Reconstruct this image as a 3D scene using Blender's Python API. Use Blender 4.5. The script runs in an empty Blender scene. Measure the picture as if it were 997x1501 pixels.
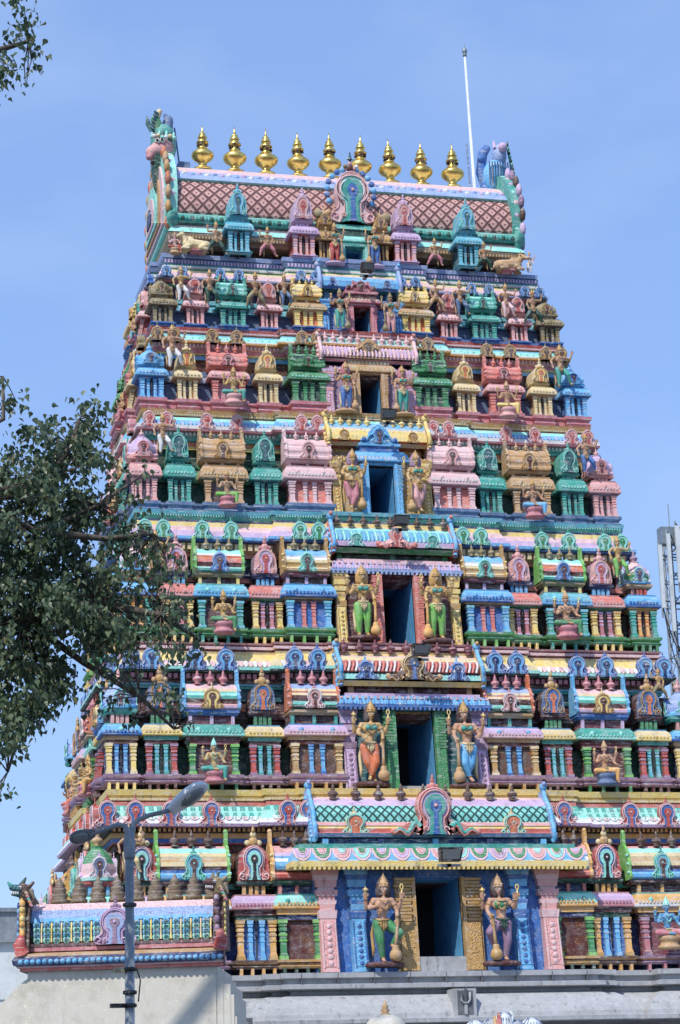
import bpy, math, random
from math import sin, cos, pi, radians, sqrt, atan2
from mathutils import Vector, Matrix
RN = random.Random(11)
SC = bpy.context.scene
COL = SC.collection
SL = 0.2945                      # the front of the tower leans back this much per metre of height
OFF = {1: -.22, 2: -.02, 3: .01, 4: .19, 5: .18, 6: .13, 7: .11}
YB = 8.3
def Y(t, z): return SL * (z - 6) + OFF[t]

# ------------------------------------------------------------------ materials
def lin(h):
    h = h.lstrip('#'); o = []
    for i in (0, 2, 4):
        c = int(h[i:i+2], 16) / 255
        o.append(c / 12.92 if c <= .04045 else ((c + .055) / 1.055) ** 2.4)
    return (*o, 1)
PAL = dict(pink='#dd9a94', palepink='#e2b4b4', salmon='#d9715f', rose='#c4707a', lilac='#c6a4c8', mauve='#94708e', magenta='#7a3040',
    maroon='#56231f', red='#bb3f33', orange='#d4692c', amber='#e2a436', yellow='#eac95a', cream='#dcc284', gold='#bd8f3c', tan='#bd9258',
    olive='#8f7d4c', brown='#5e4032', dkbrown='#3a2620', lime='#6cba3c', green='#2f8a4e', dkgreen='#0f4a38', teal='#25a090', deepteal='#125f66', aqua='#86dccb',
    cyan='#4fb4c8', sky='#52aee2', blue='#2467b2', dkblue='#142c62', navy='#0c1434', slate='#54709a', periw='#8ca6d6', white='#dcd9d6', black='#101013',
    granite='#a6a7a8', dkgranite='#606266', plaster='#cdc7b4', skin='#c08c66', tanskin='#b5855c', goldskin='#c39a50', blueskin='#3f8fc0', darkskin='#8a5f47', hair='#3a1c18',
    steel='#7d8b93', greymetal='#88929a', panelwhite='#cdd6d8', glass='#4a4f52', kalash='#7d6c50')
MATS = {}
DESAT = .13
def nt_new(name):
    m = bpy.data.materials.new(name); m.use_nodes = True
    nt = m.node_tree; return m, nt, nt.nodes['Principled BSDF']
def noise(nt, vec, scale, detail=4, rough=.6):
    n = nt.nodes.new('ShaderNodeTexNoise'); n.inputs['Scale'].default_value = scale
    n.inputs['Detail'].default_value = detail; n.inputs['Roughness'].default_value = rough
    nt.links.new(vec, n.inputs['Vector']); return n.outputs['Fac']
def ramp(nt, fac, a, b, ca=(0, 0, 0, 1), cb=(1, 1, 1, 1)):
    r = nt.nodes.new('ShaderNodeValToRGB'); nt.links.new(fac, r.inputs[0])
    r.color_ramp.elements[0].position = a; r.color_ramp.elements[1].position = b
    r.color_ramp.elements[0].color = ca; r.color_ramp.elements[1].color = cb
    return r.outputs[0]
def mixc(nt, fac, a, b, mode='MIX'):
    x = nt.nodes.new('ShaderNodeMix'); x.data_type = 'RGBA'; x.blend_type = mode
    for sock, val in ((x.inputs[0], fac), (x.inputs[6], a), (x.inputs[7], b)):
        if isinstance(val, (int, float, tuple)): sock.default_value = val
        else: nt.links.new(val, sock)
    return x.outputs[2]
def bump(nt, h, bs, st=.4, dist=.02, prev=None):
    b = nt.nodes.new('ShaderNodeBump'); b.inputs['Strength'].default_value = st; b.inputs['Distance'].default_value = dist
    nt.links.new(h, b.inputs['Height'])
    if prev is not None: nt.links.new(prev, b.inputs['Normal'])
    nt.links.new(b.outputs[0], bs.inputs['Normal']); return b.outputs[0]
def M(key):
    """painted stucco of the named colour: faded, chipped and dirty; '~' carved pattern, '#' painted mural"""
    if key in MATS: return MATS[key]
    kind = ''; k = key
    if key[-1] in '~#=': kind = key[-1]; k = key[:-1]
    base = lin(PAL[k]); l0 = .3*base[0]+.59*base[1]+.11*base[2]; ds = .0 if k in ('granite', 'dkgranite', 'black') else DESAT
    base = tuple(v*(1-ds) + ds*min(.8, l0*1.15+.02) for v in base[:3]) + (1,); m, nt, bs = nt_new('paint_' + k + {'~': '_carved', '#': '_mural', '=': '_smooth', '': ''}[kind])
    geo = nt.nodes.new('ShaderNodeNewGeometry'); pos = geo.outputs['Position']
    lum = .3 * base[0] + .59 * base[1] + .11 * base[2]
    fade = tuple(min(.8, c * .76 + .24 * (lum * .5 + .47)) for c in base[:3]) + (1,)
    c = mixc(nt, ramp(nt, noise(nt, pos, 5.5, 5), .42, .72), base, fade)
    c = mixc(nt, ramp(nt, noise(nt, pos, 13, 3), .56, .72), c, mixc(nt, .22, fade, (.6, .58, .56, 1)))
    mq = nt.nodes.new('ShaderNodeMapping'); mq.inputs['Scale'].default_value = (3, 3, 22); nt.links.new(pos, mq.inputs[0])
    if kind not in ('=', '#') and k not in ('plaster', 'granite', 'dkgranite', 'panelwhite', 'greymetal', 'steel', 'black', 'kalash'): c = mixc(nt, ramp(nt, noise(nt, mq.outputs[0], 1.3, 3), .56, .66), c, mixc(nt, .55, fade, (.62, .60, .57, 1)))
    deep = tuple(v * .62 for v in base[:3]) + (1,)
    c = mixc(nt, ramp(nt, noise(nt, pos, 2.1, 6, .7), .5, .85), c, deep)
    # rain streaks and soot
    mp = nt.nodes.new('ShaderNodeMapping'); mp.inputs['Scale'].default_value = (9, 9, 1.6); nt.links.new(pos, mp.inputs[0])
    st = ramp(nt, noise(nt, mp.outputs[0], 1.0, 5, .7), .56, .8)
    c = mixc(nt, st, c, (.085, .075, .065, 1)) if k not in ('plaster', 'steel') else mixc(nt, ramp(nt, noise(nt, mp.outputs[0], .5, 5, .7), .6, .95), c, (.25, .24, .22, 1))
    # worn flecks of bare white plaster
    c = mixc(nt, ramp(nt, noise(nt, pos, 27, 3), .60, .72), c, tuple(min(.8, v*1.25 + .05) for v in base[:3]) + (1,))
    vo = nt.nodes.new('ShaderNodeTexVoronoi'); vo.inputs['Scale'].default_value = 34 if kind else 26
    vo.feature = 'SMOOTH_F1'; nt.links.new(pos, vo.inputs['Vector'])
    prev = None
    if kind == '#':
        v2 = nt.nodes.new('ShaderNodeTexVoronoi'); v2.inputs['Scale'].default_value = 4.5; v2.inputs['Randomness'].default_value = .8
        dn = nt.nodes.new('ShaderNodeTexNoise'); dn.inputs['Scale'].default_value = 6; nt.links.new(pos, dn.inputs['Vector'])
        vm = nt.nodes.new('ShaderNodeVectorMath'); vm.operation = 'MULTIPLY_ADD'; nt.links.new(dn.outputs['Color'], vm.inputs[0]); vm.inputs[1].default_value = (.10, .10, .10); nt.links.new(pos, vm.inputs[2]); nt.links.new(vm.outputs[0], v2.inputs['Vector'])
        sn = nt.nodes.new('ShaderNodeMath'); sn.operation = 'MULTIPLY'; nt.links.new(v2.outputs['Distance'], sn.inputs[0]); sn.inputs[1].default_value = 42
        w = nt.nodes.new('ShaderNodeMath'); w.operation = 'SINE'; nt.links.new(sn.outputs[0], w.inputs[0])
        lt = {'maroon': '#b07a38', 'magenta': '#b9863c', 'brown': '#a0552c', 'dkblue': '#3f6cc8', 'blue': '#6a9ce8', 'slate': '#34406e', 'dkgreen': '#2f6b50', 'dkbrown': '#6e4028'}.get(k, '#8f8f8f')
        msk = mixc(nt, ramp(nt, v2.outputs['Distance'], .42, .52), ramp(nt, w.outputs[0], .35, .75), (0, 0, 0, 1))
        c = mixc(nt, mixc(nt, ramp(nt, noise(nt, pos, 3, 2), .4, .6), (0, 0, 0, 1), msk), c, lin(lt))
        prev = bump(nt, w.outputs[0], bs, .3, .01)
    if kind == '~':
        c = mixc(nt, ramp(nt, vo.outputs['Distance'], .3, .62), tuple(min(.85, v * 1.15 + .04) for v in base[:3]) + (1,), mixc(nt, .45, c, deep))
        prev = bump(nt, vo.outputs['Distance'], bs, .8, -.02)
    if kind == '=' or k in ('plaster', 'granite', 'dkgranite', 'panelwhite', 'greymetal', 'steel'):
        bump(nt, noise(nt, pos, 7, 6, .65), bs, .25, .012)
    else:
        p2 = bump(nt, vo.outputs['Distance'], bs, .4, -.018, prev); bump(nt, noise(nt, pos, 60, 3), bs, .2, .008, p2)
    nt.links.new(c, bs.inputs['Base Color'])
    bs.inputs['Roughness'].default_value = {'gold': .5, 'goldskin': .42, 'steel': .45}.get(k, .62)
    bs.inputs['Specular IOR Level'].default_value = .35
    if k in ('steel', 'greymetal'): bs.inputs['Metallic'].default_value = .4
    MATS[key] = m; return m
def special():
    m, nt, bs = nt_new('gilded_metal'); geo = nt.nodes.new('ShaderNodeNewGeometry')
    n = noise(nt, geo.outputs['Position'], 6, 6, .7)
    nt.links.new(ramp(nt, n, .42, .66, (.95, .68, .2, 1), (.55, .33, .08, 1)), bs.inputs['Base Color'])
    bs.inputs['Metallic'].default_value = .9; bs.inputs['Roughness'].default_value = .3; bump(nt, noise(nt, geo.outputs['Position'], 25, 2), bs, .2, .01); MATS['gilt'] = m
    def uvgrid(name, ca, cb, cc, sc, dot=True):
        m, nt, bs = nt_new(name); uv = nt.nodes.new('ShaderNodeUVMap'); uv.uv_map = 'UVMap'
        sp = nt.nodes.new('ShaderNodeSeparateXYZ'); nt.links.new(uv.outputs[0], sp.inputs[0])
        def ma(op, a, b=None, c=None):
            n = nt.nodes.new('ShaderNodeMath'); n.operation = op
            for i, v in enumerate((a, b, c)):
                if v is None: continue
                if isinstance(v, (int, float)): n.inputs[i].default_value = v
                else: nt.links.new(v, n.inputs[i])
            return n.outputs[0]
        u, v = ma('MULTIPLY', sp.outputs[0], sc), ma('MULTIPLY', sp.outputs[1], sc * .85)
        s = ma('ABSOLUTE', ma('SUBTRACT', ma('FRACT', ma('ADD', u, v)), .5)); d = ma('ABSOLUTE', ma('SUBTRACT', ma('FRACT', ma('SUBTRACT', u, v)), .5))
        e = ma('MAXIMUM', s, d); dd = ma('ADD', s, d)
        geo = nt.nodes.new('ShaderNodeNewGeometry'); nz = noise(nt, geo.outputs['Position'], 5, 4)
        c = mixc(nt, ramp(nt, nz, .4, .7), ca, cb)
        c = mixc(nt, ramp(nt, e, .30, .36), c, tuple(x * .55 for x in ca[:3]) + (1,))
        if dot: c = mixc(nt, ramp(nt, dd, .10, .16, (1, 1, 1, 1), (0, 0, 0, 1)), c, cc)
        c = mixc(nt, ramp(nt, e, .43, .455), c, cc)
        nt.links.new(c, bs.inputs['Base Color']); bs.inputs['Roughness'].default_value = .6
        bump(nt, ramp(nt, e, .36, .44, (1, 1, 1, 1), (0, 0, 0, 1)), bs, 1, .04)
        MATS[name] = m
    uvgrid('pink_lattice', lin('#cfa398'), lin('#c0948c'), lin('#6a3a3c'), 3.3)
    uvgrid('teal_lattice', lin('#8fd3c6'), lin('#6bbcb4'), lin('#103a3a'), 5.5, False)
    m, nt, bs = nt_new('leaf'); geo = nt.nodes.new('ShaderNodeNewGeometry')
    r = nt.nodes.new('ShaderNodeValToRGB'); nt.links.new(geo.outputs['Random Per Island'], r.inputs[0])
    cr = r.color_ramp; cr.elements[0].color = (.05, .085, .045, 1); cr.elements[1].color = (.22, .20, .09, 1); e = cr.elements.new(.6); e.color = (.10, .15, .075, 1); e = cr.elements.new(.93); e.color = (.17, .21, .11, 1)
    nt.links.new(r.outputs[0], bs.inputs['Base Color']); bs.inputs['Roughness'].default_value = .38
    tr = nt.nodes.new('ShaderNodeBsdfTranslucent'); nt.links.new(r.outputs[0], tr.inputs[0]); mx = nt.nodes.new('ShaderNodeMixShader'); mx.inputs[0].default_value = .25
    nt.links.new(bs.outputs[0], mx.inputs[1]); nt.links.new(tr.outputs[0], mx.inputs[2]); nt.links.new(mx.outputs[0], nt.nodes['Material Output'].inputs[0]); MATS['leaf'] = m
    m, nt, bs = nt_new('bark'); geo = nt.nodes.new('ShaderNodeNewGeometry'); n = noise(nt, geo.outputs['Position'], 14, 5)
    nt.links.new(ramp(nt, n, .3, .7, (.05, .04, .03, 1), (.16, .13, .1, 1)), bs.inputs['Base Color']); bump(nt, n, bs, .6, .02); bs.inputs['Roughness'].default_value = .9; MATS['bark'] = m
    m, nt, bs = nt_new('asphalt'); geo = nt.nodes.new('ShaderNodeNewGeometry'); n = noise(nt, geo.outputs['Position'], 3, 6)
    nt.links.new(ramp(nt, n, .3, .7, (.04, .04, .04, 1), (.085, .08, .075, 1)), bs.inputs['Base Color']); bs.inputs['Roughness'].default_value = .9; MATS['asphalt'] = m
    m, nt, bs = nt_new('painted_dark_interior'); bs.inputs['Base Color'].default_value = (.012, .014, .02, 1); bs.inputs['Roughness'].default_value = .9; MATS['interior'] = m  # near-black colour stands in for the unlit depth behind the doors
    m, nt, bs = nt_new('reveal_blue'); geo = nt.nodes.new('ShaderNodeNewGeometry'); n = noise(nt, geo.outputs['Position'], 4, 4)
    nt.links.new(ramp(nt, n, .3, .8, lin('#5fa0c8'), lin('#3c7cae')), bs.inputs['Base Color']); bs.inputs['Roughness'].default_value = .7; MATS['reveal'] = m
    m, nt, bs = nt_new('lamp_enamel'); bs.inputs['Base Color'].default_value = (.72, .75, .76, 1); bs.inputs['Roughness'].default_value = .4; MATS['enamel'] = m
    m, nt, bs = nt_new('lamp_grey_metal'); bs.inputs['Base Color'].default_value = (.16, .17, .18, 1); bs.inputs['Roughness'].default_value = .5; MATS['lampgrey'] = m
    m, nt, bs = nt_new('lens_glass'); bs.inputs['Base Color'].default_value = (.2, .21, .21, 1); bs.inputs['Roughness'].default_value = .15; MATS['lens'] = m
special()
def mat(k): return MATS[k] if k in MATS else M(k)

# ------------------------------------------------------------------ mesh builder
class MB:
    def __init__(s): s.v = []; s.f = []; s.m = []; s.sm = []; s.uv = []
    def add(s, vs, fs, m, smooth=False, uvs=None):
        b = len(s.v); s.v += [tuple(v) for v in vs]
        for i, f in enumerate(fs):
            s.f.append([b + j for j in f]); s.m.append(m[i] if isinstance(m, list) else m); s.sm.append(smooth)
            s.uv.append([uvs[j] for j in f] if uvs else None)
    def frus(s, cx, z0, z1, w0, w1, y0, y1, m, yb=None, ty=0):
        """box from front y0 to back y1; ty shifts the top back"""
        a, b = w0 / 2, w1 / 2
        vs = [(cx-a, y0, z0), (cx+a, y0, z0), (cx+a, y1, z0), (cx-a, y1, z0), (cx-b, y0+ty, z1), (cx+b, y0+ty, z1), (cx+b, y1+ty, z1), (cx-b, y1+ty, z1)]
        s.add(vs, [(0, 3, 2, 1), (4, 5, 6, 7), (0, 1, 5, 4), (1, 2, 6, 5), (2, 3, 7, 6), (3, 0, 4, 7)], m)
    def box(s, x0, x1, y0, y1, z0, z1, m, ty=0): s.frus((x0+x1)/2, z0, z1, x1-x0, x1-x0, y0, y1, m, ty=ty)
    def lathe(s, cx, cy, prof, m, n=10, rot=0, sx=1, sy=1, mats=None, smooth=True):
        vs = []; fs = []; ms = []
        for r, z in prof:
            for k in range(n):
                a = rot + 2*pi*k/n; vs.append((cx + r*sx*cos(a), cy + r*sy*sin(a), z))
        for i in range(len(prof)-1):
            for k in range(n):
                k2 = (k+1) % n; fs.append((i*n+k, i*n+k2, (i+1)*n+k2, (i+1)*n+k)); ms.append(mats[i] if mats else m)
        fs.append(tuple(range(n-1, -1, -1))); ms.append(ms[0]); fs.append(tuple((len(prof)-1)*n+k for k in range(n))); ms.append(ms[-2])
        s.add(vs, fs, ms, smooth)
    def plate(s, pts, y0, y1, m, msid=None, axis='y'):
        n = len(pts)
        if axis == 'y': vs = [(x, y0, z) for x, z in pts] + [(x, y1, z) for x, z in pts]
        else: vs = [(y0, x, z) for x, z in pts] + [(y1, x, z) for x, z in pts]
        fs = [tuple(range(n)), tuple(range(2*n-1, n-1, -1))] + [(i, (i+1) % n + 0, (i+1) % n + n, i+n) for i in range(n)]
        s.add(vs, fs, [m, m] + [msid or m]*n)
    def tube(s, pts, r, m, n=6, closed=False):
        pts = [Vector(p) for p in pts]; L = len(pts); vs = []; fs = []
        for i, p in enumerate(pts):
            a = pts[i-1] if (i > 0 or closed) else p; b = pts[(i+1) % L] if (i < L-1 or closed) else p
            d = (b - a).normalized(); q = d.orthogonal() if abs(d.y) > .9 else d.cross(Vector((0, 1, 0))); q.normalize(); w = d.cross(q)
            rr = r[i] if isinstance(r, (list, tuple)) else r
            for k in range(n):
                an = 2*pi*k/n; vs.append(p + q*rr*cos(an) + w*rr*sin(an))
        for i in range(L if closed else L-1):
            i2 = (i+1) % L
            for k in range(n):
                k2 = (k+1) % n; fs.append((i*n+k, i*n+k2, i2*n+k2, i2*n+k))
        if not closed: fs.append(tuple(range(n))); fs.append(tuple((L-1)*n+k for k in range(n)))
        s.add(vs, fs, m, True)
    def ball(s, c, r, m, sx=1, sy=1, sz=1, n=8, h=5):
        s.lathe(c[0], c[1], [(max(.002, r*sin(pi*i/h)), c[2] - sz*r*cos(pi*i/h)) for i in range(h+1)], m, n, sx=sx, sy=sy)
    def sweep(s, out, prof, m, closed=False, shear=0, z00=0):
        """profile (offset, z) carried round an outline; outward is the right-hand side"""
        n = len(out); nrm = []
        for i in range(n):
            p = Vector(out[i])
            def sn(a, b):
                d = (Vector(b) - Vector(a)); d.normalize(); return Vector((d.y, -d.x))
            n1 = sn(out[i-1], out[i]) if (i > 0 or closed) else None; n2 = sn(out[i], out[(i+1) % n]) if (i < n-1 or closed) else None
            if n1 is None: nn = n2
            elif n2 is None: nn = n1
            else:
                nn = n1 + n2; nn = nn / max(.3, nn.dot(n1)) if nn.length > 1e-6 else n1
            nrm.append(nn)
        vs = []; fs = []; ms = []
        for o, z in prof:
            for i in range(n): vs.append((out[i][0] + nrm[i].x*o, out[i][1] + nrm[i].y*o + shear*(z-z00), z))
        for j in range(len(prof)-1):
            for i in range(n if closed else n-1):
                i2 = (i+1) % n; fs.append((j*n+i, j*n+i2, (j+1)*n+i2, (j+1)*n+i)); ms.append(m[j] if isinstance(m, list) else m)
        s.add(vs, fs, ms)
    def build(s, name, parent=None, loc=(0, 0, 0), rz=0):
        me = bpy.data.meshes.new(name); me.from_pydata(s.v, [], s.f)
        keys = []
        for k in s.m:
            if k not in keys: keys.append(k)
        for k in keys: me.materials.append(mat(k))
        me.polygons.foreach_set('material_index', [keys.index(k) for k in s.m]); me.polygons.foreach_set('use_smooth', s.sm)
        if any(s.uv):
            ul = me.uv_layers.new(name='UVMap'); d = []
            for f, u in zip(s.f, s.uv):
                for j in range(len(f)): d += list(u[j]) if u else [0, 0]
            ul.data.foreach_set('uv', d)
        me.update()
        o = bpy.data.objects.new(name, me); COL.objects.link(o); o.parent = parent; o.location = loc; o.rotation_euler = (0, 0, rz)
        return o
def empty(name, loc=(0, 0, 0), rz=0, parent=None):
    o = bpy.data.objects.new(name, None); COL.objects.link(o); o.location = loc; o.rotation_euler = (0, 0, rz); o.parent = parent; return o
def tag(o, label, cat=None, group=None, kind=None):
    if label: o['label'] = label
    if cat: o['category'] = cat
    if group: o['group'] = group
    if kind: o['kind'] = kind
    return o
JR = random.Random(5)
def jig(o):
    o.rotation_euler[2] += JR.uniform(-.025, .025); o.rotation_euler[1] += JR.uniform(-.008, .008); o.scale = (JR.uniform(.97, 1.03), 1, JR.uniform(.985, 1.012)); return o
def dup(o, loc=None, rz=None, parent=None, sx=None):
    c = o.copy(); COL.objects.link(c)
    if parent is not None: c.parent = parent
    if loc is not None: c.location = loc
    if rz is not None: c.rotation_euler = (0, 0, rz)
    if sx is not None: c.scale = (sx, c.scale[1], c.scale[2])
    for ch in list(o.children): dup(ch, parent=c)
    return c

def capsule(mb, a, ra, b, rb, n=10, m='skin'):
    a = Vector(a); b = Vector(b); d = b - a; L = d.length
    if L < 1e-5: mb.ball(a, ra, m, n=10, h=8); return
    d.normalize(); q = d.orthogonal().normalized(); w = d.cross(q); rings = []
    for i in range(4): t = pi/2*(1-i/3); rings.append((a - d*ra*sin(t), ra*cos(t)))
    for i in range(4): t = pi/2*i/3; rings.append((b + d*rb*sin(t), rb*cos(t)))
    vs = []; fs = []
    for c, r in rings:
        for k in range(n): an = 2*pi*k/n; vs.append(c + q*max(r, .0005)*cos(an) + w*max(r, .0005)*sin(an))
    for i in range(len(rings)-1):
        for k in range(n): k2 = (k+1) % n; fs.append((i*n+k, (i+1)*n+k, (i+1)*n+k2, i*n+k2))
    fs.append(tuple(range(n))); fs.append(tuple((len(rings)-1)*n+k for k in range(n-1, -1, -1)))
    mb.add(vs, fs, m, True)
# ------------------------------------------------------------------ ornament vocabulary
def keyhole(w, h, k=1.0, cz=.36):
    """outline of a horseshoe gable: round head on two spreading feet"""
    pts = [(-.42*w, 0), (-.56*w, .03*h), (-.60*w, .12*h), (-.52*w, .20*h), (-.40*w, .25*h), (-.35*w, .32*h)]
    for i in range(13):
        a = radians(208 - i * (236 / 12)); pts.append((.42*w*cos(a), .60*h + .40*h*sin(a)))
    pts += [(.35*w, .32*h), (.40*w, .25*h), (.52*w, .20*h), (.60*w, .12*h), (.56*w, .03*h), (.42*w, 0)]
    return [(x*k, cz*h + (z - cz*h)*k) for x, z in pts]
def crest(mb, x, y, z, s, m, m2=None):
    m2 = m2 or m
    mb.ball((x, y, z + .28*s), .30*s, m, sy=.6); mb.ball((x-.34*s, y, z+.22*s), .18*s, m2, sy=.6, n=6, h=4); mb.ball((x+.34*s, y, z+.22*s), .18*s, m2, sy=.6, n=6, h=4)
    mb.ball((x, y, z+.68*s), .2*s, m2, sy=.6, n=6, h=4); mb.lathe(x, y, [(.12*s, z+.8*s), (.1*s, z+.95*s), (.01, z+1.2*s)], m, 6)
def horseshoe(mb, x, y, z, w, h, cols, d=.10, top=True, rim=None, hole='maroon', tc=None):
    """layered horseshoe gable standing on (x, y, z), facing -y"""
    def ring(R0, st, ft):
        n = 14; a0 = radians(-90) + math.acos(min(.99, max(0, 1 - (st/R0)**2))**.5) * 0 + math.asin(min(.95, st/R0))
        P = [(ft, 0), (st*1.1, .12*h), (st, .24*h)]
        for i in range(n+1):
            a = a0 + i*(2*pi - 2*math.asin(min(.95, st/R0)))/n; P.append((R0*w*0 + R0*cos(a), .60*h + R0*(.40*h/(.42*w))*sin(a)))
        P += [(-st, .24*h), (-st*1.1, .12*h), (-ft, 0)]
        return P
    mb.plate([(x + px, z + pz) for px, pz in keyhole(w, h)], y, y + d, cols[0])
    rr = [(.345, .21, .33), (.26, .14, .23), (.19, .10, .16)]
    yo = y
    for i, c in enumerate(cols[1:]):
        R0, a, b = rr[i]; yo -= .022*(w/.4); mb.plate([(x + px, z + pz) for px, pz in ring(R0*w, a*w, b*w)], yo, y + d, c)
    R0, a, b = rr[min(2, len(cols)-1)]; mb.plate([(x + px, z + pz) for px, pz in ring(R0*.72*w, a*.55*w, b*.6*w)], yo - .014, y + d*.9, hole)
    if rim:
        pts = keyhole(w, h, .97); mb.tube([(x+p, y-.006, z+q) for p, q in pts], .020*w + .004, rim, 4)
        R0, a, b = rr[0]; mb.tube([(x+p, y-.03*(w/.4), z+q) for p, q in ring(R0*w, a*w, b*w)], .016*w + .003, rim, 4)
    for sgn in (-1, 1):
        mb.tube([(x + sgn*(.46*w + .11*w*(1-q/9)*cos(.8*q)), y-.02, z + .11*h + .11*w*(1-q/9)*sin(.8*q)) for q in range(8)], .020*w+.003, rim or cols[-1], 4)
        mb.tube([(x + sgn*(.24*w + .08*w*(1-q/9)*cos(.8*q)), yo-.01, z + .10*h + .08*w*(1-q/9)*sin(.8*q)) for q in range(7)], .018*w+.003, rim or cols[0], 4)
    mb.ball((x, yo-.02, z+.60*h), .05*w, rim or cols[0], sy=.6, n=6, h=4)
    if top: crest(mb, x, y + d*.4, z + h*.97, .30*w, tc or cols[0])
def pot(mb, x, y, z, h, m, n=8):
    r = h*.32
    mb.lathe(x, y, [(r*.7, z), (r*.75, z+.06*h), (r*.35, z+.12*h), (r*.9, z+.26*h), (r, z+.38*h), (r*.7, z+.5*h), (r*.3, z+.56*h), (r*.5, z+.62*h), (r*.25, z+.7*h), (r*.3, z+.78*h), (.003, z+h)], m, n)
def pilaster(mb, x, y, z0, z1, w, m, m2, ty=0, fat=1.0):
    h = z1 - z0
    for a, b, k, c in ((0, .10, 1.25, m2), (.10, .16, 1.05, m), (.16, .46, .86, m), (.46, .50, 1.06, m2), (.50, .60, .9, m), (.60, .66, 1.1, m2), (.66, .72, .8, m), (.72, .80, 1.12, m), (.80, .84, .85, m2), (.84, .91, 1.2, m), (.91, 1.0, 1.45, m2)):
        ww = w*k*fat; yo = ty*h*a
        mb.frus(x, z0+a*h, z0+b*h + .001, ww*(.93 if a > .7 else 1), ww, y-ww*.5+yo, y+ww*.5+yo, c, ty=ty*h*(b-a))
def kapota(mb, out, z0, z1, ov, m, mlip, mtop, closed=False):
    h = z1 - z0
    mb.sweep(out, [(-.04, z0), (ov*.9, z0+.0*h), (ov, z0+.06*h), (ov, z0+.2*h), (ov*.92, z0+.24*h), (ov*.86, z0+.45*h), (ov*.64, z0+.7*h), (ov*.34, z0+.86*h), (.02, z0+.9*h), (.03, z0+h), (-.05, z0+h)],
             [mlip, mlip, mlip, mlip, m, m, m, m, mtop, mtop], closed)
def ribs(mb, x0, x1, pts, mats, step=.1, r=.022, slant=.0):
    n = int((x1-x0)/step)
    for i in range(n):
        c = x0 + (i+.5)*(x1-x0)/n; mb.tube([(c + slant*k/(len(pts)-1), a, b) for k, (a, b) in enumerate(pts)], r, mats[i % len(mats)], 5)
def petals(mb, x0, x1, y0, y1, z0, z1, step, cs, rim):
    n = int((x1-x0)/step); st = (x1-x0)/n; sl = (y1-y0)/(z1-z0)
    for i in range(n):
        c = x0 + (i+.5)*st
        for k, (f, m) in enumerate(((1, rim), (.80, cs[i % len(cs)]), (.5, rim), (.36, cs[(i+1) % len(cs)]))):
            vs = []
            for q in range(9):
                a = pi + pi*q/8; vx = c + st*.5*f*cos(a); vz = z1 - (z1-z0)*(1-f)*.0 + (z1-z0)*f*sin(a)*.98; vs.append((vx, y1 + (vz-z1)*sl - .012 - .012*k, vz))
            kx = len(vs); mb.add(vs + [(a, b+.02, d) for a, b, d in vs], [tuple(range(kx))] + [(j, j+1, j+1+kx, j+kx) for j in range(kx-1)], m)
def dentils(mb, x0, x1, y, z0, z1, m, step=.09, d=.05, fill=.5):
    n = max(2, int((x1-x0)/step)); st = (x1-x0)/n
    for i in range(n):
        c = x0 + (i+.5)*st; mb.box(c-st*fill/2, c+st*fill/2, y-d, y+.02, z0, z1, m)
def scallops(mb, x0, x1, y0, y1, z0, z1, m, mt, step=.16, flare=0):
    """a row of hanging petals, y0 at the foot, y1 at the head"""
    n = max(2, int((x1-x0)/step)); st = (x1-x0)/n
    for i in range(n):
        c = x0 + (i+.5)*st; w = st*.43; vs = []
        for a, b in ((-w, 1), (-w, .35), (-w*.6, .08), (0, 0), (w*.6, .08), (w, .35), (w, 1)):
            z = z0 + (z1-z0)*b; yy = y0 + (y1-y0)*(b**.8); vs.append((c+a, yy-.018, z))
        k = len(vs); vs += [(x, yy+.03, z) for x, yy, z in vs]
        mm = m if i % 2 == 0 else mt
        mb.add(vs, [tuple(range(k))] + [(j, j+1, j+1+k, j+k) for j in range(k-1)], mm)

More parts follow.
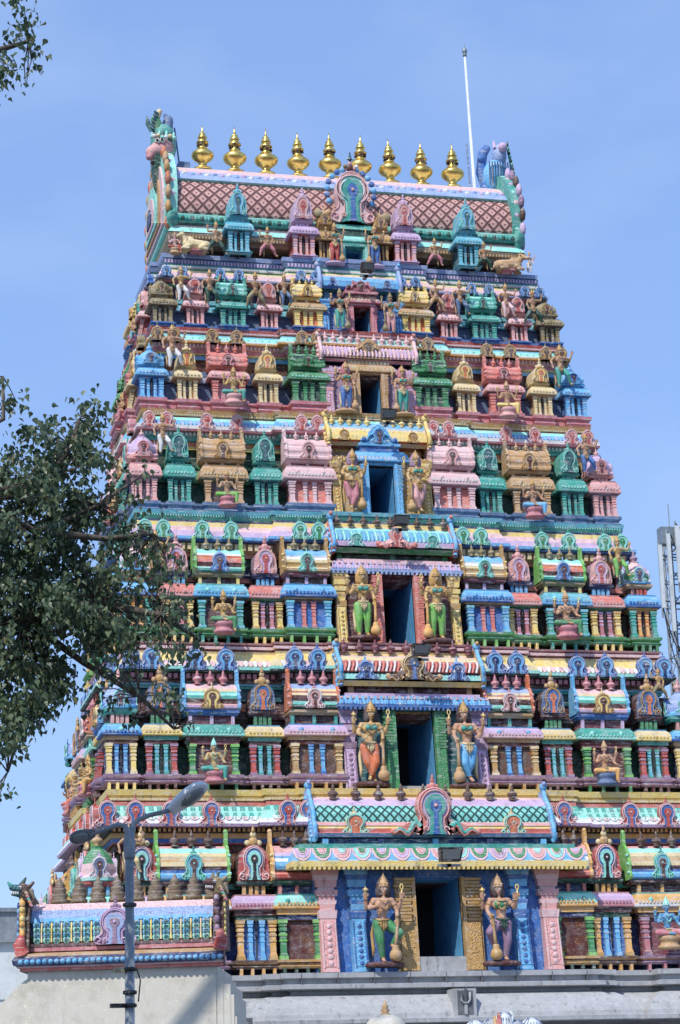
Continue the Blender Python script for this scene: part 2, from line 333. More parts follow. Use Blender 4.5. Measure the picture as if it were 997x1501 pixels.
# ------------------------------------------------------------------ miniature shrines on the ledges (local: x across, -y front, z up from the ledge)
def shrine(kind, w, wr, Z, C, full=True, d=.62):
    p, c, e0, e1, n, r, k = Z
    yy = (lambda z: .13*z) if not C.get('flat') else (lambda z: .06*z)
    mb = MB(); o3 = lambda ww, y: [(-ww/2, y+d), (-ww/2, y), (ww/2, y), (ww/2, y+d)]
    rt = C.get('plinth', C['eave']); f = C.get('feet')
    # base rail
    if f:
        for sx in (-.42, -.14, .14, .42): mb.box(sx*w-.03, sx*w+.03, yy(0)-.02, yy(0)+.1, 0, p*.5, f)
        z0 = p*.42
    else: z0 = 0
    mb.sweep(o3(w, yy(p*.5)), [(-.05, z0), (.03, z0), (.06, z0+.25*(p-z0)), (.02, z0+.4*(p-z0)), (.02, z0+.55*(p-z0)), (.07, z0+.7*(p-z0)), (.07, p), (-.08, p)], [rt, rt, rt, rt, C.get('plinth2', rt), rt, rt])
    # wall between the pilasters
    ym = yy((p+c)/2)
    mb.frus(0, p, c, w*.86, w*.86, yy(p)+.07, yy(p)+d+.1, C['panel'], ty=.13*(c-p))
    if kind != 'sala' and kind != 'bay': mb.box(-.012, .012, ym+.02, ym+.2, p-.1, c, 'black')  # black strip paints in the shaded gap between the inner pilasters
    # architrave and eave
    ye = yy(e0)
    mb.sweep(o3(w*.96, ye), [(-.05, c), (.03, c), (.03, c+.4*(e0-c)), (.06, c+.5*(e0-c)), (.06, e0), (-.05, e0)], [C.get('arch', C['dark']), C['dark'], C['dark'], C.get('arch', C['dark']), C['dark']])
    kapota(mb, o3(w, ye), e0, e1, .12, C['eave'], C.get('lip', C['eave']), C.get('etop', C['eave']))
    dentils(mb, -w/2-.05, w/2+.05, ye-.10, e0+.26*(e1-e0), e0+.42*(e1-e0), C.get('bead', C['lip'] if 'lip' in C else C['eave']), .075, .035)
    if kind in ('sala', 'bay', 'kuta'):
        for sx in ((-.3, .3) if w > .8 else (0,)):
            mb.ball((sx*w, ye-.1, e0+.5*(e1-e0)), .055, C.get('etop', C['eave']), sy=.5, n=6, h=4)
    # neck
    wn = (w if kind in ('sala', 'bay') else w*.62) ; yn = yy(e1)+.10
    n0 = n - .35*(n-e1)
    mb.box(-wn/2+.04, wn/2-.04, yn+.06, yn+d, e1-.03, n, C['dark'])
    for sx in ((-.42, 0, .42) if kind in ('sala', 'bay') else (-.4, -.12, .12, .4)): mb.box(sx*wn-.035, sx*wn+.035, yn, yn+.1, e1-.02, n0+.01, C.get('neck', C['eave']))
    mb.sweep([(-wr/2*.93, yn+d*.8), (-wr/2*.93, yn), (wr/2*.93, yn), (wr/2*.93, yn+d*.8)], [(-.03, n0), (.01, n0), (.05, n0+.5*(n-n0)), (.05, n), (-.05, n)], C.get('base', C['dark']))
    root = mb.build({'arch': 'arched_shrine', 'sala': 'barrel_roofed_shrine', 'bay': 'barrel_roofed_shrine', 'kuta': 'corner_turret'}[kind])
    # pilasters: parts of their own
    if kind in ('sala', 'bay'): xs = [(-.42, 0), (-.11, 1), (.11, 1), (.42, 0)] if C.get('pair', True) else [(-.42, 0), (.42, 0)]
    else: xs = [(-.41, 0), (-.15, 1), (.15, 1), (.41, 0)]
    for sx, inn in xs:
        q = MB(); pw = min(.128, w*.185) * (1.0 if inn == 0 else .70)
        a, b = (C['col'] if inn == 0 else C.get('col2', C['col'])), (C.get('cap', C['col']) if inn == 0 else C.get('cap2', C.get('col2', C['col'])))
        pilaster(q, 0, 0, p-.005, c+.005, pw, a, b, ty=.06 if C.get('flat') else .14)
        q.build('pilaster', root, (sx*w, yy(p)+.02 + (.03 if inn else 0), 0))
    y0 = yy((n+r)/2) - .02; h = r - n
    if kind == 'arch':
        q = MB(); body = C['roof']
        pts = [(-.5*wr, n), (-.5*wr, n+.25*h), (-.47*wr, n+.5*h)] + [(.47*wr*cos(radians(a)), n+.55*h+.45*h*sin(radians(a))) for a in range(170, 0, -20)] + [(.47*wr, n+.5*h), (.5*wr, n+.25*h), (.5*wr, n)]
        q.plate(pts, y0, y0+.5, body, C.get('rside', body)); q.build('arched_roof', root)
        q = MB(); horseshoe(q, 0, y0-.03, n+.02, wr*.80, h*.95, C['rings'], .08, top=False, rim=C.get('rim', 'white'), hole=C.get('hole', 'maroon')); q.build('horseshoe_arch', root)
        q = MB(); crest(q, 0, y0+.03, r-.04, (k-r)*1.05, C['fin'], C.get('fin2')); q.ball((0, y0+.05, r-.01), .12*wr, C['fin'], sy=.7); q.build('finial', root)
    elif kind in ('sala', 'bay'):
        q = MB(); P = [(.02, 0), (-.05, .07), (-.05, .16), (.0, .22), (.0, .30), (-.02, .40), (.0, .52), (.05, .62), (.05, .68), (.09, .78), (.17, .92), (.28, 1.0), (.45, 1.0), (.58, .8), (.6, 0)]
        cs = C['roofs']; ms = [cs[min(len(cs)-1, int(i*len(cs)/11.5))] for i in range(len(P)-1)]
        vs = []; fs = []
        for a, b in P: vs += [(-wr/2, y0+a*1.0*max(.6, h/.7), n+b*h), (wr/2, y0+a*max(.6, h/.7), n+b*h)]
        for i in range(len(P)-1): fs.append((2*i, 2*i+1, 2*i+3, 2*i+2))
        q.add(vs, fs, ms); q.build('barrel_roof', root)
        for sg in (-1, 1):
            q = MB(); S = [(a - (.03 if b < .95 else 0), b*1.06) for a, b in P]
            pts = [(y0+a*max(.6, h/.7), n+b*h) for a, b in S]; x0 = sg*wr/2
            q.plate(pts, x0-.03, x0+.03, C.get('ends', C['eave']), axis='x')
            hx = y0 + .28*max(.6, h/.7)
            q.box(x0-.035, x0+.035, hx-.06, hx+.06, r, r+(k-r)*.8, C.get('ends', C['eave'])); q.ball((x0, hx-.02, r+(k-r)*.85), .055, C.get('ends', C['eave']), n=6, h=4)
            for b in (.2, .45, .7): q.ball((x0+sg*.03, y0-.03+.1*b*b, n+b*h), .035, C.get('endb', C.get('ends', C['eave'])), n=6, h=4)
            q.build('gable_end', root)
        if C.get('nasi'):
            nw = min(.42, wr*.36); q = MB(); horseshoe(q, 0, y0-.06, n+.04*h, nw, h*.72, C['nasi'], .12, top=True, rim=C.get('nrim', C['nasi'][0])); q.build('horseshoe_arch', root)
        m = 3
        for i in range(m):
            q = MB(); pot(q, 0, 0, 0, (k-r)*1.0, C['fin']); q.build('finial', root, ((i-(m-1)/2)*wr*.24, y0+.2*max(.6, h/.7), r-.02))
    else:
        q = MB(); cy = y0+.30; R0 = wr*.56
        q.lathe(0, cy, [(R0*.92, n), (R0*1.12, n+.03*h), (R0*1.14, n+.12*h), (R0*.98, n+.2*h), (R0*1.0, n+.35*h), (R0*.95, n+.5*h), (R0*.74, n+.72*h), (R0*.42, n+.9*h), (R0*.3, n+.94*h), (R0*.34, n+h), (R0*.1, n+h+.02)], C['roof'], 8, rot=pi/8, mats=[C['eave'], C['eave'], C.get('roof2', C['eave'])] + [C.get('roof2', C['roof'])]*2 + [C['roof']]*5, smooth=False)
        q.build('domed_roof', root)
        for dx, dy, rz in ((0, -R0*.98, 0), (-R0*.98, 0, -pi/2), (R0*.98, 0, pi/2)):
            q = MB(); horseshoe(q, 0, 0, n+.10*h, wr*.52, h*.58, C['rings'], .08, rim=C.get('rim')); q.build('horseshoe_arch', root, (dx, cy+dy, 0), rz)
        q = MB(); pot(q, 0, 0, 0, (k-r)*1.1, C['fin']); q.build('finial', root, (0, cy, r-.02))
    return root

# storey: plinth floor, levels (plinth top, column top, eave foot, eave top, neck top, roof top, finial top), bay half width, ...
ST = {
 1: dict(zf=4.42, Z=(.30, 1.09, 1.30, 1.61, 1.89, 2.62, 2.96), W=7.1, B=3.32),
 2: dict(zf=8.28, Z=(.34, .99, 1.16, 1.42, 1.75, 2.34, 2.66), W=6.55, B=2.80),
 3: dict(zf=11.64, Z=(.33, .95, 1.03, 1.34, 1.62, 2.20, 2.48), W=6.0, B=2.60),
 4: dict(zf=14.86, Z=(.24, .78, .82, 1.15, 1.31, 1.89, 2.08), W=5.68, B=2.28),
 5: dict(zf=17.53, Z=(.26, .76, .80, 1.02, 1.14, 1.55, 1.77), W=5.38, B=1.98),
 6: dict(zf=19.75, Z=(.12, .52, .55, .75, .91, 1.31, 1.43), W=5.03, B=1.74),
 7: dict(zf=21.84, Z=(.05, .58, .60, .84, 1.02, 1.64, 1.86), W=4.68, B=1.0)}
mono = lambda a, d, panel=None, **k: dict(dict(col=a, cap=a, eave=a, lip=a, neck=a, dark=d, panel=panel or d, roof=a, roofs=[a], rings=[a, a], rim=a, hole=d, fin=a, ends=a, nasi=[a, a], base=a), **k)
CS = {
 1: dict(
  arch=dict(col='amber', cap='gold', col2='sky', cap2='sky', panel='blue', dark='dkgreen', arch='maroon', eave='lilac', lip='rose', etop='pink', neck='amber', base='dkgreen', roof='red', rside='maroon', rings=['salmon', 'blue', 'aqua'], rim='palepink', hole='black', fin='gold', fin2='cream', plinth='brown', plinth2='amber', feet='amber'),
  sala=dict(col='rose', cap='mauve', col2='green', cap2='green', panel='magenta', pair=False, dark='maroon', arch='amber', eave='amber', lip='white', etop='aqua', neck='amber', base='maroon', roofs=['sky', 'sky', 'blue', 'maroon', 'cream', 'tan', 'cream', 'aqua', 'pink', 'pink'], ends='lime', endb='aqua', nasi=['teal', 'cyan'], nrim='aqua', fin='brown', plinth='mauve', plinth2='amber', feet='rose'),
  bay=dict(col='green', cap='lime', col2='amber', panel='maroon#', pair=False, dark='dkblue', arch='amber', eave='aqua', lip='amber', etop='teal', neck='salmon', base='dkgreen', roofs=['red', 'salmon', 'maroon', 'sky', 'white', 'sky', 'lilac', 'pink', 'pink'], ends='amber', endb='yellow', nasi=None, fin='brown', plinth='gold', plinth2='maroon', feet='dkgreen'),
  kuta=dict(col='gold', cap='amber', col2='blue', panel='dkblue', dark='dkgreen', eave='aqua', lip='lilac', etop='teal', neck='sky', base='red', roof='green', roof2='palepink', rings=['lilac', 'slate'], rim='white', hole='maroon', fin='tan', plinth='mauve'), wall='dkblue#', upper='maroon#', we='teal'),
 2: dict(
  arch=dict(col='red', cap='mauve', col2='cyan', cap2='teal', panel='dkgreen', dark='maroon', arch='teal', eave='cream', lip='yellow', etop='sky', neck='green', base='maroon', roof='slate', rside='maroon', rings=['slate', 'blue'], rim='gold', hole='orange', fin='gold', fin2='tan', plinth='mauve', plinth2='lilac', feet='maroon'),
  sala=dict(col='green', cap='lime', panel='maroon', pair=False, dark='magenta', arch='maroon', eave='teal', lip='aqua', etop='aqua', neck='lilac', base='blue', roofs=['lilac', 'pink', 'maroon', 'teal', 'aqua', 'cream', 'palepink', 'cream'], ends='sky', endb='periw', nasi=['cream', 'yellow'], nrim='gold', fin='rose', plinth='mauve', plinth2='lilac', feet='green'),
  bay=dict(col='gold', cap='cream', col2='sky', cap2='blue', panel='brown#', dark='maroon', arch='tan', eave='lilac', lip='palepink', etop='sky', neck='teal', base='tan', roofs=['dkgreen', 'teal', 'aqua', 'maroon', 'cream', 'salmon', 'cream', 'periw', 'sky'], ends='orange', endb='pink', nasi=['rose', 'pink'], nrim='white', fin='rose', plinth='mauve', plinth2='lilac', feet='gold'),
  kuta=dict(col='yellow', cap='cream', col2='sky', cap2='blue', panel='dkblue', dark='brown', arch='tan', eave='sky', lip='blue', etop='aqua', neck='pink', base='teal', roof='periw', rings=['blue', 'slate'], rim='aqua', hole='red', fin='pink', plinth='mauve', plinth2='lilac', feet='yellow'), wall='dkgreen#', upper='maroon', we='maroon'),
 3: dict(
  arch=dict(col='yellow', cap='gold', col2='rose', cap2='lilac', panel='maroon', dark='dkgreen', arch='green', eave='salmon', lip='pink', etop='pink', neck='sky', base='dkblue', roof='pink', rside='mauve', rings=['pink', 'lilac'], rim='palepink', hole='red', fin='pink', fin2='rose', plinth='green', plinth2='lime', feet='yellow'),
  sala=dict(col='teal', cap='cyan', panel='maroon', pair=False, dark='maroon', arch='dkgreen', eave='cyan', lip='sky', etop='aqua', neck='yellow', base='olive', roofs=['teal', 'aqua', 'maroon', 'salmon', 'orange', 'white', 'aqua', 'sky'], ends='lime', endb='green', nasi=['sky', 'blue'], nrim='periw', fin='olive', plinth='green', plinth2='lime', feet='teal'),
  bay=dict(col='sky', cap='cyan', col2='salmon', cap2='rose', panel='blue#', dark='brown', arch='gold', eave='sky', lip='blue', etop='sky', neck='lilac', base='magenta', roofs=['tan', 'cream', 'gold', 'cream', 'white', 'sky', 'sky', 'periw'], ends='gold', endb='yellow', nasi=['aqua', 'teal'], nrim='aqua', fin='olive', plinth='green', plinth2='lime', feet='lime'),
  kuta=dict(col='teal', cap='teal', col2='amber', cap2='orange', panel='maroon', dark='gold', arch='amber', eave='sky', lip='blue', etop='sky', neck='red', base='tan', roof='palepink', roof2='green', rings=['lilac', 'blue'], rim='aqua', hole='red', fin='mauve', plinth='green', plinth2='lime', feet='green'), wall='dkbrown#', upper='dkblue', we='salmon'),
 4: dict(arch=mono('teal', 'deepteal', rim='aqua', plinth='slate', rings=['teal', 'deepteal'], bead='aqua'), sala=mono('tan', 'olive', 'brown', pair=False, plinth='slate', rings=['tan', 'gold'], nasi=['gold', 'tan'], bead='cream'),
  bay=mono('palepink', 'rose', 'salmon', plinth='slate', bead='white', nasi=['palepink', 'pink']), kuta=mono('pink', 'mauve', plinth='slate', rings=['lilac', 'rose'], roof='lilac', bead='palepink'), wall='dkgreen#', upper='dkgreen', we='green'),
 5: dict(arch=mono('cream', 'tan', rim='gold', plinth='rose', rings=['cream', 'yellow'], hole='orange'), sala=mono('salmon', 'magenta', 'rose', pair=False, plinth='rose', nasi=['rose', 'pink'], lip='pink', eave='pink'),
  bay=mono('green', 'dkgreen', plinth='rose', bead='aqua', roofs=['green', 'green', 'dkgreen', 'green']), kuta=mono('sky', 'blue', plinth='rose', rings=['sky', 'blue'], roof='sky', bead='periw'), wall='slate#', upper='maroon#', we='slate'),
 6: dict(arch=mono('pink', 'red', rim='palepink', plinth='blue', rings=['palepink', 'salmon'], hole='red', eave='palepink'), sala=mono('teal', 'deepteal', plinth='blue', bead='aqua', roofs=['teal', 'aqua', 'teal', 'aqua']),
  bay=mono('yellow', 'tan', 'orange', plinth='blue', roofs=['amber', 'yellow', 'cream', 'yellow'], nasi=['gold', 'yellow'], neck='cream', eave='tan', lip='cream'), kuta=mono('olive', 'brown', plinth='blue', rings=['olive', 'tan']), wall='slate#', upper='dkblue', we='cyan'),
 7: dict(a=mono('lilac', 'red', flat=1, rings=['lilac', 'pink'], rim='palepink', col='pink'), b=mono('cyan', 'deepteal', flat=1, rings=['cyan', 'sky'], rim='aqua'), c=mono('gold', 'brown', flat=1, rings=['gold', 'tan'])),
}
# across positions of the shrines: (arch1, sala, arch2, corner, bay centre), widths
XS = {1: (3.75, 4.99, 6.05, 6.88, 2.88), 2: (3.24, 4.34, 5.43, 6.28, 2.17), 3: (2.92, 3.96, 4.90, 5.79, 2.04), 4: (2.66, 3.65, 4.66, 5.46, 1.70), 5: (2.41, 3.36, 4.32, 5.16, 1.49), 6: (2.23, 3.12, 4.02, 4.80, 1.33)}
WS = {1: ((.80, .66), (1.22, 1.43), (.84, 1.0), (.72, .66)), 2: ((.62, .55), (1.08, 1.16), (1.12, 1.05), (.62, .66)), 3: ((.66, .52), (1.0, 1.06), (1.0, 1.0), (.62, .58)),
      4: ((.52, .47), (.88, .98), (1.0, 1.02), (.56, .60)), 5: ((.46, .42), (.76, .86), (.78, .74), (.54, .56)), 6: ((.40, .38), (.58, .64), (.66, .64), (.46, .48))}

# ------------------------------------------------------------------ the tower
T = empty('temple_tower', (0, 3.8, 0)); tag(T, 'tall tapering temple gateway tower crowded with brightly painted shrines and arches', 'tower')
T.location = (0, 0, 0)
def outline(t, y, W, B, jog=.22, C=None, cj=.16, yb=YB):
    yc = (y + yb)/2; s = 1.15
    o = [(-W, yb), (-W, yc+s), (-W-.2, yc+s), (-W-.2, yc-s), (-W, yc-s), (-W, y), (-B, y), (-B, y-jog)]
    if C: o += [(-C, y-jog), (-C, y-jog-cj), (C, y-jog-cj), (C, y-jog)]
    o += [(B, y-jog), (B, y), (W, y), (W, yc-s), (W+.2, yc-s), (W+.2, yc+s), (W, yc+s), (W, yb)]
    return o
DOOR = {1: (.49, 4.45, 6.34), 2: (.43, 8.42, 10.03), 3: (.365, 11.72, 13.24), 4: (.31, 14.87, 16.13), 5: (.265, 17.50, 18.58), 6: (.215, 19.75, 20.50), 7: (.215, 21.65, 22.22)}
CW = {1: 2.58, 2: 1.62, 3: 1.42, 4: 1.2, 5: 1.13, 6: 1.0, 7: .62}
FL = {1: 4.42, 2: 8.26, 3: 11.62, 4: 14.83, 5: 17.50, 6: 19.77, 7: 21.84, 8: 23.0}
storeys = {}
def W_at(z):
    A = [(4.4, 7.1), (8.3, 6.55), (11.6, 6.02), (14.8, 5.68), (17.5, 5.38), (19.8, 5.05), (21.8, 4.70), (23.2, 4.5)]
    for (a, b), (c, d) in zip(A, A[1:]):
        if z <= c: return b + (d-b)*(z-a)/(c-a)
    return 4.5
# mouldings between storeys, bottom to top: (z0, z1, offset at z0, offset at z1, colour)
BANDS = {
 1: [(6.98, 7.13, -.22, -.22, 'maroon#'), (7.13, 7.16, -.14, -.14, 'red'), (7.16, 7.25, -.12, -.12, 'blue'), (7.25, 7.36, -.08, -.08, 'amber'), (7.36, 7.46, .0, .02, 'black'), (7.46, 7.52, .24, .26, 'lilac'), (7.52, 7.62, .27, .22, 'white'), (7.62, 7.80, .21, .12, 'aqua'), (7.80, 7.92, .12, .04, 'teal'), (7.92, 8.0, .04, .04, 'salmon'), (8.0, 8.03, .0, .0, 'orange'), (8.03, 8.08, .07, .07, 'cream'), (8.08, 8.14, .03, .03, 'yellow'), (8.14, 8.26, .1, .12, 'yellow')],
 2: [(10.35, 10.60, -.24, -.24, 'deepteal'), (10.60, 10.66, -.12, -.12, 'teal'), (10.66, 10.70, -.08, -.08, 'cyan'), (10.70, 10.78, -.08, -.08, 'brown'), (10.78, 10.92, -.02, .0, 'maroon'), (10.92, 10.97, .2, .22, 'dkgreen'), (10.97, 11.04, .22, .22, 'aqua'), (11.04, 11.18, .2, .14, 'cream'), (11.18, 11.36, .14, .04, 'yellow'), (11.36, 11.42, .03, .05, 'cream'), (11.42, 11.48, .0, .0, 'magenta'), (11.48, 11.54, .08, .08, 'palepink'), (11.54, 11.58, .05, .05, 'magenta'), (11.58, 11.62, .10, .12, 'pink')],
 3: [(13.55, 13.74, -.24, -.24, 'dkgreen'), (13.74, 13.84, -.12, -.12, 'orange'), (13.84, 14.06, -.04, .0, 'tan'), (14.06, 14.10, .18, .2, 'blue'), (14.10, 14.17, .2, .2, 'sky'), (14.17, 14.32, .18, .12, 'lilac'), (14.32, 14.45, .12, .05, 'palepink'), (14.45, 14.56, .05, .03, 'yellow'), (14.56, 14.62, .02, .02, 'dkblue'), (14.62, 14.70, .04, .08, 'teal'), (14.70, 14.74, .05, .05, 'deepteal'), (14.74, 14.83, .1, .12, 'cyan')],
 4: [(16.55, 16.62, -.18, -.18, 'yellow'), (16.62, 16.74, -.16, -.16, 'orange'), (16.74, 16.84, -.08, -.08, 'teal'), (16.84, 16.93, -.04, .0, 'aqua'), (16.93, 16.98, .16, .18, 'rose'), (16.98, 17.07, .18, .18, 'white'), (17.07, 17.22, .16, .08, 'sky'), (17.22, 17.32, .08, .02, 'aqua'), (17.32, 17.36, .0, .0, 'red'), (17.36, 17.41, .05, .05, 'cream'), (17.41, 17.50, .09, .11, 'gold')],
 5: [(19.0, 19.11, -.2, -.2, 'sky'), (19.11, 19.14, -.12, -.12, 'yellow'), (19.14, 19.24, -.08, -.08, 'rose'), (19.24, 19.34, -.03, .0, 'palepink'), (19.34, 19.38, .14, .15, 'amber'), (19.38, 19.41, .15, .15, 'white'), (19.41, 19.54, .13, .06, 'aqua'), (19.54, 19.60, .06, .02, 'cyan'), (19.60, 19.64, .0, .0, 'orange'), (19.64, 19.70, .05, .05, 'pink'), (19.70, 19.77, .08, .10, 'red')],
 6: [(21.0, 21.08, -.15, -.15, 'teal'), (21.08, 21.13, -.04, -.02, 'rose'), (21.13, 21.17, .13, .14, 'periw'), (21.17, 21.32, .12, .06, 'palepink'), (21.32, 21.40, .06, .02, 'cream'), (21.40, 21.46, .0, .0, 'green'), (21.46, 21.52, .02, .02, 'white'), (21.52, 21.58, .0, .0, 'teal'), (21.58, 21.70, .04, .06, 'slate~'), (21.70, 21.74, .02, .02, 'dkblue'), (21.74, 21.84, .07, .09, 'periw')],
}
NAS = {1: ((2.55, 2.97, 4.53, 5.36, 6.09, 6.66), .44, .46, 7.50, ['red', 'blue'], 'palepink', 'red'), 2: ((1.99, 2.49, 3.96, 4.63, 5.56, 6.0), .44, .42, 10.98, ['blue', 'sky'], 'periw', 'dkblue'),
       3: ((1.67, 2.10, 3.62, 4.27, 5.14, 5.55), .37, .36, 14.13, ['teal', 'aqua'], 'aqua', 'green'), 4: ((1.39, 1.76, 3.24, 3.95, 4.87, 5.28), .33, .33, 17.03, ['rose', 'pink'], 'palepink', 'red'),
       5: ((1.18, 1.54, 3.08, 3.67, 4.58, 4.97), .34, .30, 19.37, ['olive', 'gold'], 'tan', 'brown'), 6: ((1.07, 1.43, 2.91, 3.36, 4.28, 4.67), .27, .24, 21.17, ['blue', 'sky'], 'periw', 'dkblue')}
for t in range(1, 8):
    S = ST[t]; zf = S['zf']; zt = FL[t+1]; mb = MB(); c = CS[t]; W = S['W']
    dx, d0, d1 = DOOR[t]; yf = Y(t, zf)
    wall = c.get('wall', 'dkbrown'); up = c.get('upper', 'dkbrown')
    Z = S['Z']
    # stepped solid body with a passage at the door
    levels = [(zf, zf+Z[1], wall), (zf+Z[1], zf+Z[3], wall), (zf+Z[3], zf+Z[4], up), (zf+Z[4], zf+Z[5], up), (zf+Z[5], zt, up)]
    for a, b, m in levels:
        y = Y(t, (a+b)/2) + (.32 if t < 7 else .75); w = W_at((a+b)/2) - .42
        if t == 7: w -= .25
        if a < d1 - .05:
            b1 = min(b, d1)
            mb.box(-w, -dx, y, YB-.3, a, b1, m); mb.box(dx, w, y, YB-.3, a, b1, m)
            if b1 < b: mb.box(-w, w, y, YB-.3, b1, b, m)
        else: mb.box(-w, w, y, YB-.3, a, b, m)
    # recess eave between the shrines
    if t < 7:
        ew = W_at(zf+Z[2]) - .30
        kapota(mb, [(-ew, YB-.3), (-ew, Y(t, zf+Z[2])+.24), (-DOOR[t][0]-.4, Y(t, zf+Z[2])+.24)], zf+Z[2]-.02, zf+Z[3]-.03, .12, c['we'], c['we'], c['we'])
        kapota(mb, [(DOOR[t][0]+.4, Y(t, zf+Z[2])+.24), (ew, Y(t, zf+Z[2])+.24), (ew, YB-.3)], zf+Z[2]-.02, zf+Z[3]-.03, .12, c['we'], c['we'], c['we'])
        mb.box(-ew, -CW[t], Y(t, zf+Z[3])+.22, Y(t, zf+Z[3])+.6, zf+Z[4]-.12, zf+Z[4]-.02, c['we']); mb.box(CW[t], ew, Y(t, zf+Z[3])+.22, Y(t, zf+Z[3])+.6, zf+Z[4]-.12, zf+Z[4]-.02, c['we'])
        pw = W_at(zf) - .25; pl = c['arch'].get('plinth', 'slate'); y = Y(t, zf) + .14
        zz = zf + (Z[0]*.42 if 'feet' in c['arch'] else 0)
        mb.sweep([(-pw, YB-.2), (-pw, y), (-CW[t], y)], [(-.1, zz), (.03, zz), (.06, zz+.05), (.02, zz+.08), (.02, zf+Z[0]-.08), (.06, zf+Z[0]-.05), (.06, zf+Z[0]), (-.1, zf+Z[0])], pl)
        mb.sweep([(CW[t], y), (pw, y), (pw, YB-.2)], [(-.1, zz), (.03, zz), (.06, zz+.05), (.02, zz+.08), (.02, zf+Z[0]-.08), (.06, zf+Z[0]-.05), (.06, zf+Z[0]), (-.1, zf+Z[0])], pl)
    so = mb.build('storey', T); storeys[t] = so
    # door passage; near-black back panel paints in the dark of the deeper doorway
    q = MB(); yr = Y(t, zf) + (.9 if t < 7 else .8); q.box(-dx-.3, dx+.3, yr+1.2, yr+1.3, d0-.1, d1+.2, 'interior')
    y0 = Y(t, zf) + .05
    ln = .12*(d1-zf); q.box(-dx-.03, -dx+.012, y0-.1, yr+1.2, d0, d1, 'reveal', ty=ln); q.box(dx-.012, dx+.03, y0-.1, yr+1.2, d0, d1, 'reveal', ty=ln); q.box(-dx, dx, y0+ln, yr+1.2, d1-.012, d1+.05, 'reveal'); q.box(-dx, dx, y0, yr+1.2, d0-.06, d0+.001, 'granite'); q.build('door_passage', so)
    if t in BANDS:
        cb = MB()
        for a, b, o0, o1, m in BANDS[t]:
            zm = (a+b)/2; yl = Y(t, zm); w = W_at(zm)
            cb.sweep(outline(t, yl, w-.05, S['B'], .2, CW[t], .12), [(-.45, a), (o0, a), (o1, b), (-.45, b)], m)
        # top of the ledge
        zm = zt; yl = Y(t, zt); w = W_at(zt)
        # ornament rows
        B = S['B']
        for (x0, x1, jj) in ((-w+.0, -B-.05, 0), (B+.05, w-.0, 0), (-B+.02, -CW[t]-.02, .2), (CW[t]+.02, B-.02, .2)):
            if t == 1:
                dentils(cb, x0, x1, Y(t, 7.41)-jj+.0, 7.38, 7.45, 'amber', .1, .07)
                scallops(cb, x0, x1, Y(t, 7.62)-jj-.24, Y(t, 7.9)-jj-.07, 7.62, 7.90, 'aqua', 'teal', .085); scallops(cb, x0, x1, Y(t, 7.62)-jj-.255, Y(t, 7.7)-jj-.2, 7.60, 7.68, 'white', 'palepink', .17)
            if t == 2:
                dentils(cb, x0, x1, Y(t, 10.85)-jj, 10.80, 10.90, 'rose', .13, .09, .6)
                scallops(cb, x0, x1, Y(t, 11.05)-jj-.23, Y(t, 11.2)-jj-.15, 11.04, 11.19, 'white', 'palepink', .1)
            if t == 3: dentils(cb, x0, x1, Y(t, 13.95)-jj, 13.88, 14.02, 'cream', .15, .08, .6)
            if t == 4: dentils(cb, x0, x1, Y(t, 16.88)-jj, 16.85, 16.92, 'white', .09, .05); scallops(cb, x0, x1, Y(t, 17.07)-jj-.18, Y(t, 17.2)-jj-.1, 17.07, 17.2, 'sky', 'periw', .09)
            if t == 5: dentils(cb, x0, x1, Y(t, 19.28)-jj, 19.25, 19.33, 'palepink', .09, .05); dentils(cb, x0, x1, Y(t, 19.47)-jj-.08, 19.45, 19.49, 'teal', .16, .02, .2)
            if t == 6: dentils(cb, x0, x1, Y(t, 21.63)-jj-.02, 21.6, 21.68, 'lilac', .08, .04)
            zt_ = {1: 8.055, 2: 11.52, 3: 14.72, 4: 17.385, 5: 19.67, 6: 21.49}[t]; pc = {1: 'cream', 2: 'palepink', 3: 'aqua', 4: 'cream', 5: 'palepink', 6: 'white'}[t]
            dentils(cb, x0, x1, Y(t, zt_)-jj-.06, zt_-.018, zt_+.018, pc, .06, .02, .55)
        cb.build('cornice', so)
        hs, nw, nh, nz, cols, rim, hole = NAS[t]; first = None
        for h in hs:
            for sg in (-1, 1):
                jj = .2 if h < S['B'] else 0
                loc = (sg*h, Y(t, nz+.1) - jj - .27 + (.0 if t < 4 else .06), nz - .03)
                if first is None:
                    q = MB(); horseshoe(q, 0, 0, 0, nw*1.0, nh*1.12, cols, .14, rim=rim, hole=hole); first = q.build('eave_arch', so, loc)
                else: dup(first, loc, parent=so)
        for k in range(5):
            yk = Y(t, nz) + .5 + k*1.25
            if yk < YB-.3:
                dup(first, (-W_at(nz)-.22, yk, nz-.03), -pi/2, so); dup(first, (W_at(nz)+.22, yk, nz-.03), pi/2, so)
